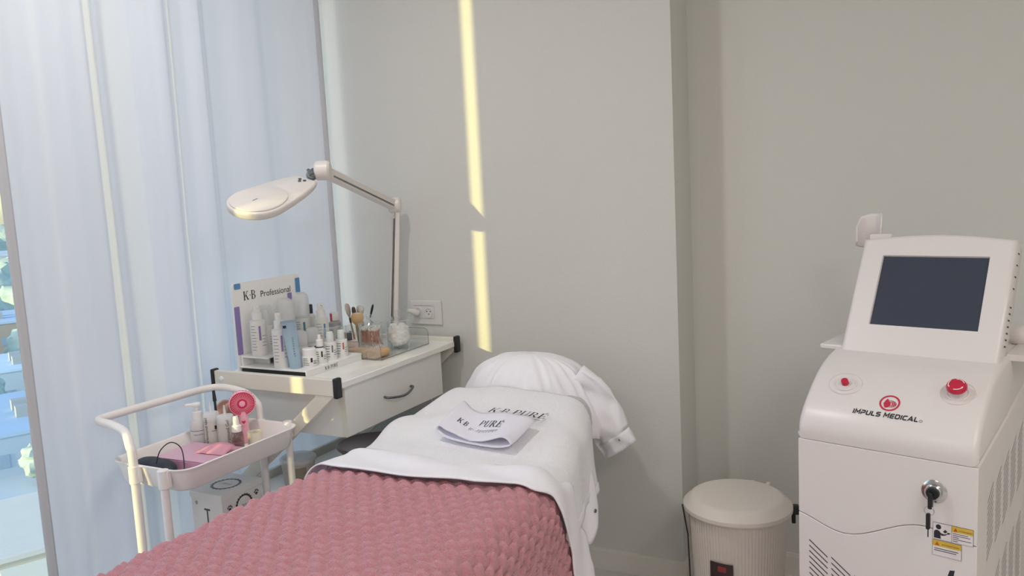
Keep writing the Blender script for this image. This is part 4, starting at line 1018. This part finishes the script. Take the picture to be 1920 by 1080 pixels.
side = build('cabinet', MB().prism([(.006, .08), (SD, .08), (SD, .9035), (.30, .8615), (.006, .8165)], .004, MW-.001, 'x'), mach_m, mc, local=True, bevel=.004)
for u_ in (.05, MW-.05):
    for v_ in (.06, SD-.06): build('caster', MB().lathe([(.0001, -.014), (.034, -.014), (.038, 0), (.034, .014), (.0001, .014)], 18, TM((u_, v_, .04), ry=rad(90))).box(u_-.016, u_+.016, v_-.02, v_+.02, .06, .085), black_m, mc, local=True)
# slanted vent slots on the front
for col, (ua, za, nn) in enumerate(((.026, .564, 16), (.080, .533, 12), (.134, .502, 9))):
    for k in range(nn):
        z = za-k*.0142
        build('vent_slot', MB().raw([(ua, -.0006, z), (ua+.045, -.0006, z-.0335), (ua+.045, -.0006, z-.0365), (ua, -.0006, z-.003)], [(0, 1, 2, 3)]), dark_m, lower, local=True, flat=True)
# slanted vent slots on the right side
xs = MW-.0004
for vb, zb, dz, cols, rows in ((.095, .728, .015, 5, 10), (.175, .512, .013, 4, 12)):
    for c_ in range(cols):
        for k in range(rows):
            v_ = vb+c_*.080; z = zb+c_*dz-k*.0150
            if v_ > SD-.05: continue
            build('vent_slot', MB().raw([(xs, v_, z-.020), (xs, v_+.055, z+.012), (xs, v_+.055, z+.0142), (xs, v_, z-.0178)], [(0, 1, 2, 3)]), dark_m, side, local=True, flat=True)
# hood surface mapping: s measured up along the profile from the seam
def hood_pt(s_, off=.0009):
    acc = 0
    for (a, b), (c_, d) in zip(hood, hood[1:]):
        L_ = math.hypot(c_-a, d-b)
        if acc+L_ >= s_:
            t_ = (s_-acc)/L_; n_ = Vector((-(d-b), c_-a))/L_; n_ = n_ if n_.y > 0 else n_
            return Vector((a+(c_-a)*t_, b+(d-b)*t_))+Vector((-(d-b)/L_, (c_-a)/L_))*off, Vector((-(d-b)/L_, (c_-a)/L_))
        acc += L_
    return Vector(hood[-1]), Vector((0, 1))
def hs(u_, s_, off=.0009):
    p, n_ = hood_pt(s_, off); return (u_, p.x, p.y)
gi = tech('IMPULS MEDICAL')
build('lettering', put(MB(), gi, lambda a, b: hs(.122+a*.142/width(gi)+b*.0015, .083+b*.0125)), ink_m, mc, local=True, flat=True)
reg = MB()
for k in range(14):
    a, b = 2*math.pi*k/14, 2*math.pi*(k+1)/14
    reg.raw([hs(.2705+r_*math.cos(q_), .0865+r_*math.sin(q_)) for q_, r_ in ((a, .0035), (b, .0035), (b, .0025), (a, .0025))], [(0, 1, 2, 3)])
build('registered_mark', reg, greyink_m, mc, local=True, flat=True)
LU, LS, LR = .196, .124, .0225
em = MB()
for k in range(36):
    a, b = 2*math.pi*k/36, 2*math.pi*(k+1)/36
    em.raw([hs(LU+r_*math.cos(q_), LS+r_*math.sin(q_)) for q_, r_ in ((a, LR), (b, LR), (b, LR*.82), (a, LR*.82))], [(0, 1, 2, 3)])
face = [(-.30, .55), (-.10, .22), (.05, .10), (.12, -.10), (.10, -.32), (0, -.50), (-.22, -.62), (-.40, -.60), (-.44, -.45), (-.52, -.38), (-.50, -.28), (-.60, -.12), (-.52, .05), (-.48, .25)]
em.raw([hs(LU+a*LR, LS+b*LR) for a, b in face], [tuple(range(len(face)))])
for rr_, w_ in ((.40, .13), (.60, .11), (.76, .07)):
    for k in range(12):
        a, b = rad(100-k*15), rad(100-(k+1)*15); t1 = w_*math.sin(math.pi*k/12)+.015; t2 = w_*math.sin(math.pi*(k+1)/12)+.015
        c0, c1 = -.12, -.12
        em.raw([hs(LU+(c0+r_*math.cos(q_)*.95)*LR, LS+(c1+r_*math.sin(q_)*.62)*LR) for q_, r_ in ((a, rr_+t1), (b, rr_+t2), (b, rr_), (a, rr_))], [(0, 1, 2, 3)])
build('emblem', em, crim_m, mc, local=True, flat=True)
# buttons
def hM(u_, s_):
    p, n_ = hood_pt(s_, 0); zax = Vector((0, n_.x, n_.y)); xax = Vector((1, 0, 0)); yax = zax.cross(xax)
    M = Matrix((xax, yax, zax)).transposed().to_4x4(); M.translation = (u_, p.x, p.y); return M
M1 = hM(.083, .166); M2 = hM(.327, .178)
build('button_recess', MB().lathe([(.0335, .0003), (.034, .0009), (.0347, .0003)], 40, M1, rx=1.15, open_=True).lathe([(.019, .0004), (.021, .0018), (.023, .0006)], 32, M1, rx=1.2, open_=True), mach_m, mc, local=True)
build('power_button', MB().lathe([(.0085, 0), (.0085, .010), (.0078, .0115), (.0001, .0115)], 20, M1 @ Matrix.Translation((0, 0, .0003))), red_m, mc, local=True)
build('button_recess', MB().lathe([(.0345, .0003), (.035, .0009), (.0357, .0003)], 40, M2, open_=True).lathe([(.020, .0004), (.022, .0018), (.024, .0006)], 32, M2, open_=True), mach_m, mc, local=True)
es = build('emergency_stop', MB().lathe([(.0195, .015), (.021, .017), (.0215, .022), (.019, .027), (.012, .029), (.0001, .0295)], 36, M2), red_m, mc, local=True)
build('stop_stem', MB().lathe([(.015, 0), (.015, .016), (.0001, .016)], 28, M2), gplast_m, es, local=True)
arw = MB()
for k0 in range(3):
    for k in range(6):
        a, b = rad(k0*120+20+k*11), rad(k0*120+20+(k+1)*11)
        arw.raw([M2 @ Vector((r_*math.cos(q_), r_*math.sin(q_), z_)) for q_, r_, z_ in ((a, .0150, .0290), (b, .0150, .0290), (b, .0168, .0286), (a, .0168, .0286))], [(0, 1, 2, 3)])
    a = rad(k0*120+20+66); arw.raw([M2 @ Vector((r_*math.cos(q_), r_*math.sin(q_), z_)) for q_, r_, z_ in ((a, .0138, .0292), (a+.3, .0158, .0290), (a, .0178, .0285))], [(0, 1, 2)])
build('arrow_marks', arw, plast_m, es, local=True, flat=True)
# key switch and keys
KU, KZ = .306, .748
ks = build('key_switch', MB().lathe([(.0255, 0), (.0265, .0015), (.024, .003), (.018, .004), (.0175, .012), (.0155, .014), (.0001, .014)], 32, TM((KU, 0, KZ), rx=rad(90))), chrome_m, mc, local=True)
build('switch_face', MB().lathe([(.013, .0135), (.0135, .017), (.012, .019), (.0001, .019)], 28, TM((KU, 0, KZ), rx=rad(90))), black_m, ks, local=True)
build('key', MB().prism(rrect(KU-.006, KU+.003, KZ-.032, KZ+.004, .003, 3), -.030, -.019, 'y'), black_m, ks, local=True, bevel=.001)
build('key_ring', MB().tube([(KU-.003+.010*math.cos(k*math.pi/10), -.028, KZ-.036+.010*math.sin(k*math.pi/10)) for k in range(20)], .0008, 6, closed=True), chrome_m, ks, local=True)
build('key', MB().prism(rrect(KU-.0085, KU-.0005, KZ-.078, KZ-.042, .003, 3), -.032, -.025, 'y').box(KU-.0055, KU-.0035, -.0295, -.0275, KZ-.096, KZ-.078), black_m, ks, local=True)
# warning stickers
stick_m = mat('sticker_white', (228, 220, 222), .4)
def sticker(u0, u1, z0, z1, split=None):
    s = build('sticker', MB().box(u0, u1, -.0009, -.0002, z0, z1), ink_m, mc, local=True)
    build('sticker_face', MB().box(u0+.0006, u1-.0006, -.0012, -.0009, z0+.0006, z1-.0006), stick_m, s, local=True); return s
sy = -.0014
def fl2(u0, z0, h): return lambda a, b: (u0+a*h, sy-.0002, z0+b*h)
s1 = sticker(.304, .384, .640, .678)
build('divider', MB().box(.3415, .3421, sy, -.0012, .640, .678), ink_m, s1, local=True)
build('yellow_bar', MB().box(.3422, .3834, sy, -.0012, .6645, .6774), yell_m, s1, local=True)
gw = sans('WARNING', 1.25); build('lettering', put(MB(), gw, fl2(.3555, .6680, .026/width(gw))), ink_m, s1, local=True, flat=True)
def tri(u_, z_, h): 
    return MB().raw([(u_, sy-.0002, z_), (u_+h, sy-.0002, z_), (u_+h/2, sy-.0002, z_+h*.9)], [(0, 1, 2)])
or_m = mat('orange_print', (186, 96, 40), .5)
build('warning_triangle', tri(.3450, .6665, .009), or_m, s1, local=True, flat=True)
tx = MB()
for k, wd in enumerate((.030, .034, .012, .036, .010)): tx.box(.3440, .3440+wd, sy, -.0012, .6605-k*.0042, .6618-k*.0042)
build('small_print', tx, ink_m, s1, local=True)
fig = MB().raw([(.3155+.0055*math.cos(k*.524), sy, .6690+.0058*math.sin(k*.524)) for k in range(12)], [tuple(range(12))])
fig.raw([(a, sy, b) for a, b in ((.3065, .6425), (.3065, .6560), (.3085, .6605), (.3130, .6618), (.3175, .6600), (.3205, .6555), (.3280, .6545), (.3370, .6565), (.3375, .6590), (.3290, .6520), (.3220, .6500), (.3195, .6520), (.3205, .6425))], [tuple(range(13))])
fig.raw([(a, sy, b) for a, b in ((.3245, .6600), (.3290, .6570), (.3335, .6615), (.3290, .6655))], [(0, 1, 2, 3)])
fig.raw([(a, sy, b) for a, b in ((.3340, .6600), (.3400, .6595), (.3385, .6575), (.3320, .6575))], [(0, 1, 2, 3)])
build('reader_pictogram', fig, ink_m, s1, local=True, flat=True)
s2 = sticker(.3035, .3615, .602, .638)
build('yellow_bar', MB().box(.3042, .3608, sy, -.0012, .6245, .6374), yell_m, s2, local=True)
ga = sans('ATTENTION', 1.25); build('lettering', put(MB(), ga, fl2(.3225, .6280, .034/width(ga))), ink_m, s2, local=True, flat=True)
build('warning_triangle', tri(.3085, .6262, .0098), or_m, s2, local=True, flat=True)
tx = MB()
for k, wd in enumerate((.048, .044)): tx.box(.3075, .3075+wd, sy, -.0012, .6180-k*.0044, .6196-k*.0044)
build('small_print', tx, ink_m, s2, local=True)
# black lettering low on the front
build('printed_mark', MB().raw([(.335, -.0006, .560), (.346, -.0006, .557), (.349, -.0006, .576), (.339, -.0006, .574)], [(0, 1, 2, 3)]), ink_m, lower, local=True, flat=True)

# display head: tilted box with arched top
upv = Vector((.18, .275)).normalized(); nv_ = Vector((-upv.y, upv.x))   # (v,z): up along the face, outward normal to the front
hb0 = Vector((.225, 1.0))
def hd_(u_, s_, d): p = hb0+upv*s_-nv_*d; return (u_, p.x, p.y)
def htop(u_): return .328+.016*math.sin(math.pi*(u_-.02)/.36)
HX0, HX1, HD = .020, .381, .075
SU0, SU1, SS0, SS1 = .077, .328, .076, .278
def headring(d, ins, nb=10):
    pts = []
    x0, x1 = HX0+ins, HX1-ins
    for i in range(nb+1): pts.append((x0+(x1-x0)*i/nb, -.010+ins))
    for i in range(nb+1):
        u_ = x1-(x1-x0)*i/nb; pts.append((u_, htop(max(.02, min(.38, u_)))-ins))
    return [hd_(a, b, d) for a, b in pts]
hm = loft([headring(.0, .010), headring(.002, .004), headring(.008, .0), headring(HD-.01, .0), headring(HD, .008)])
# opening for the screen: replace the front cap by a frame
hm.f.pop(-2)
front = headring(0, .010); n1 = len(front); k0 = len(hm.v)
scr = []
for i in range(11): scr.append((SU0+(SU1-SU0)*i/10, SS0))
for i in range(11): scr.append((SU1-(SU1-SU0)*i/10, SS1))
hm.v += front+[hd_(a, b, 0) for a, b in scr]+[hd_(.2025+(a-.2025)*.985, .177+(b-.177)*.985, .006) for a, b in scr]
for i in range(n1):
    j = (i+1) % n1; hm.f.append((k0+i, k0+j, k0+n1+j, k0+n1+i)); hm.f.append((k0+n1+i, k0+n1+j, k0+2*n1+j, k0+2*n1+i))
head = build('display_head', hm, mach_m, mc, local=True, sharp=40)
build('screen', MB().raw([hd_(a, b, .0055) for a, b in ((SU0, SS0), (SU1, SS0), (SU1, SS1), (SU0, SS1))]+[hd_(a, b, .010) for a, b in ((SU0, SS0), (SU1, SS0), (SU1, SS1), (SU0, SS1))], [(0, 1, 2, 3), (7, 6, 5, 4), (0, 4, 5, 1), (1, 5, 6, 2), (2, 6, 7, 3), (3, 7, 4, 0)]), screen_m, head, local=True)
build('chin', MB().tube([hd_(HX0+.004, -.008, .030), hd_(HX1-.004, -.008, .030)], .0285, 24), mach_m, head, local=True)
for k in range(11):
    s_ = .05+k*.017 if k < 7 else .17+(k-6)*.032
    build('side_slot', MB().raw([(HX1+.0005, *(hb0+upv*(s_+a)-nv_*d)) for a, d in ((0, .022), (.004, .022), (.010, .040), (.006, .040))], [(0, 1, 2, 3)]), dark_m, head, local=True, flat=True)
build('neck', MB().box(.09, .30, .29, .42, .99, 1.10), mach_m, mc, local=True, bevel=.02)
build('rear_knob', MB().lathe([(.0001, -.02), (.022, -.018), (.028, 0), (.022, .018), (.0001, .02)], 20, TM((.385, .44, 1.03), ry=rad(90))), mach_m, mc, local=True)
build('side_shelf', MB().prism([(.30, .992), (.46, 1.0), (.46, 1.012), (.30, 1.008)], MW-.01, MW+.05, 'x'), mach_m, mc, local=True, bevel=.002)
build('side_shelf', MB().box(-.04, .03, .24, .40, .992, 1.006), mach_m, mc, local=True, bevel=.004)
# handpiece holder behind the head, top left
MI = (Matrix.Translation(MO) @ Matrix.Rotation(rad(-15), 4, 'Z')).inverted()
def tom(mb): mb.v = [tuple(MI @ Vector(p)) for p in mb.v]; return mb
hc = Vector((-.140, 2.44, 0))
HT = [(0, 1.308), (.05, 1.308), (.10, 1.293), (.2, 1.305), (.38, 1.333), (.55, 1.338), (.8, 1.340), (.92, 1.332), (1, 1.300)]
def holder(u, w):
    a = rad(212)-u*rad(236); zt_ = interp(u, HT); z0_ = 1.262-.02*math.sin(u*3.1)
    return (hc.x+.035*math.cos(a), hc.y+.035*math.sin(a), z0_+(zt_-z0_)*w)
hol = build('handpiece_holder', tom(MB().grid(holder, 44, 12)), mach_m, mc, local=True, sharp=180, thick=.004)
build('stem', tom(MB().lathe([(.0001, -.06), (.010, -.06), (.010, .055), (.0001, .055)], 14, Matrix.Translation((hc.x+.03, hc.y-.025, 1.225)))), mach_m, hol, local=True)
build('bracket', tom(MB().box(hc.x+.005, hc.x+.06, hc.y-.045, hc.y-.035, 1.13, 1.285)), mach_m, hol, local=True, bevel=.003)

# ------------------------------------------------------------------ view outside the window, haze painted into its pale colours
grd = mat('ground_far', (196, 204, 208), .95, var=.12, scale=.02)
struct('ground', MB().box(-900, -25, -700, 900, -26, -25), grd, 'hazy town ground far below the window', 'ground', flat=True)
def house(label, x, y, sx, sy, h, wallc, roofc, corr=False, rz=-25):
    t = thing('building', label, 'building', (x, y, -25), rad(rz), 'buildings seen through the window')
    wm = mat('house_wall_%d_%d_%d' % wallc, wallc, .9, var=.05, scale=.5)
    build('wall', MB().box(-sx/2, sx/2, -sy/2, sy/2, 0, h), wm, t, local=True, flat=True)
    rm = mat('house_roof_%d_%d_%d' % roofc, roofc, .9, var=.06, scale=.4)
    if corr:
        n = 46; poly = [(-sx/2-.4+(sx+.8)*i/n, h+.35+(.09 if i % 2 else 0)) for i in range(n+1)]+[(sx/2+.4, h+.02), (-sx/2-.4, h+.02)]
        build('roof', MB().prism(poly, -sy/2-.4, sy/2+.4, 'y'), rm, t, local=True, flat=True)
    else:
        build('roof', MB().box(-sx/2-.2, sx/2+.2, -sy/2-.2, sy/2+.2, h, h+.35), rm, t, local=True, flat=True)
    nf = max(1, int(h//3.2)); nw = max(2, int(sy//3))
    for fl_ in range(nf):
        for k in range(nw):
            yy = -sy/2+(k+.5)*sy/nw
            build('window', MB().box(sx/2, sx/2+.06, yy-.6, yy+.6, 1+fl_*3.2, 2.4+fl_*3.2), mat('far_glass', (150, 170, 190), .2), t, local=True, flat=True)
    for k in range(0 if corr or sx < 10 else 2):
        build('roof_unit', MB().box(-1.2+k*4, .3+k*4, -1, .5, h+.35, h+1.5), mat('roof_unit_grey', (170, 172, 170), .8), t, local=True, flat=True)
house('white building with a corrugated roof low in the window view', -58, 31.0, 12, 11, 4.4, (206, 196, 176), (214, 208, 196), True)
house('pale cream lit block beside the corrugated roof', -44.5, 25.6, 2.6, 3.0, 6.2, (222, 206, 172), (226, 214, 188))
house('blue-grey flat roofed building in the middle of the window view', -92, 53.5, 22, 16, 4.2, (176, 190, 204), (170, 192, 212))
house('low building with pale blue roof beyond the street', -120, 70, 16, 8, 5, (186, 198, 208), (196, 214, 230))
house('distant building with a brownish facade by the trees', -152, 86, 20, 16, 8, (176, 160, 146), (180, 196, 212))
house('far white apartment block near the horizon', -260, 148, 40, 30, 15, (206, 206, 204), (200, 202, 204))
def tree(label, x, y, h, r):
    t = thing('tree', label, 'tree', (x, y, -25), group='trees seen through the window')
    build('trunk', MB().lathe([(.35, 0), (.25, h*.5), (.1, h*.7)], 8), mat('bark', (98, 86, 74), .9), t, local=True)
    def cr(u, w):
        a = u*2*math.pi; b = (w-.5)*math.pi; d = Vector((math.cos(a)*math.cos(b), math.sin(a)*math.cos(b), math.sin(b)))
        k = 1+.28*noise.noise(d*2.3+Vector((x, y, 0)))+.16*noise.noise(d*6+Vector((y, x, 0)))
        return (d.x*r*k, d.y*r*k, h*.62+d.z*h*.40*k)
    build('crown', MB().grid(cr, 28, 18, wrap=True), mat('foliage', (172, 186, 174), .95, var=.25, scale=.8), t, local=True)  # leaf colour paled to stand in for distance haze
for i, (x, y, h, r) in enumerate(((-78, 46.5, 4, 1.8), (-107, 57.5, 6.5, 2.6), (-106, 66.0, 6, 2.4), (-136, 72, 8, 3.4), (-134, 80, 8, 3.0), (-172, 94, 11, 5.5), (-178, 108, 12, 6), (-205, 118, 14, 8), (-230, 138, 15, 9), (-300, 166, 20, 12), (-330, 196, 22, 13))):
    tree(('bushy green tree number %s in line from the window' % ['one', 'two', 'three', 'four', 'five', 'six', 'seven', 'eight', 'nine', 'ten', 'eleven'][i]) if False else ['low green bush between the nearest roofs', 'rounded tree behind the blue-grey flat roof', 'smaller rounded tree next to the blue-grey flat roof', 'green tree beside the pale blue roof', 'green tree just past the pale blue roof', 'tree behind the brownish facade', 'taller tree right behind the brownish facade', 'tall tree further off beyond the brownish facade', 'broad tree in front of the far apartment block', 'large tree behind the far apartment block', 'farthest large tree near the horizon'][i], x, y, h, r)
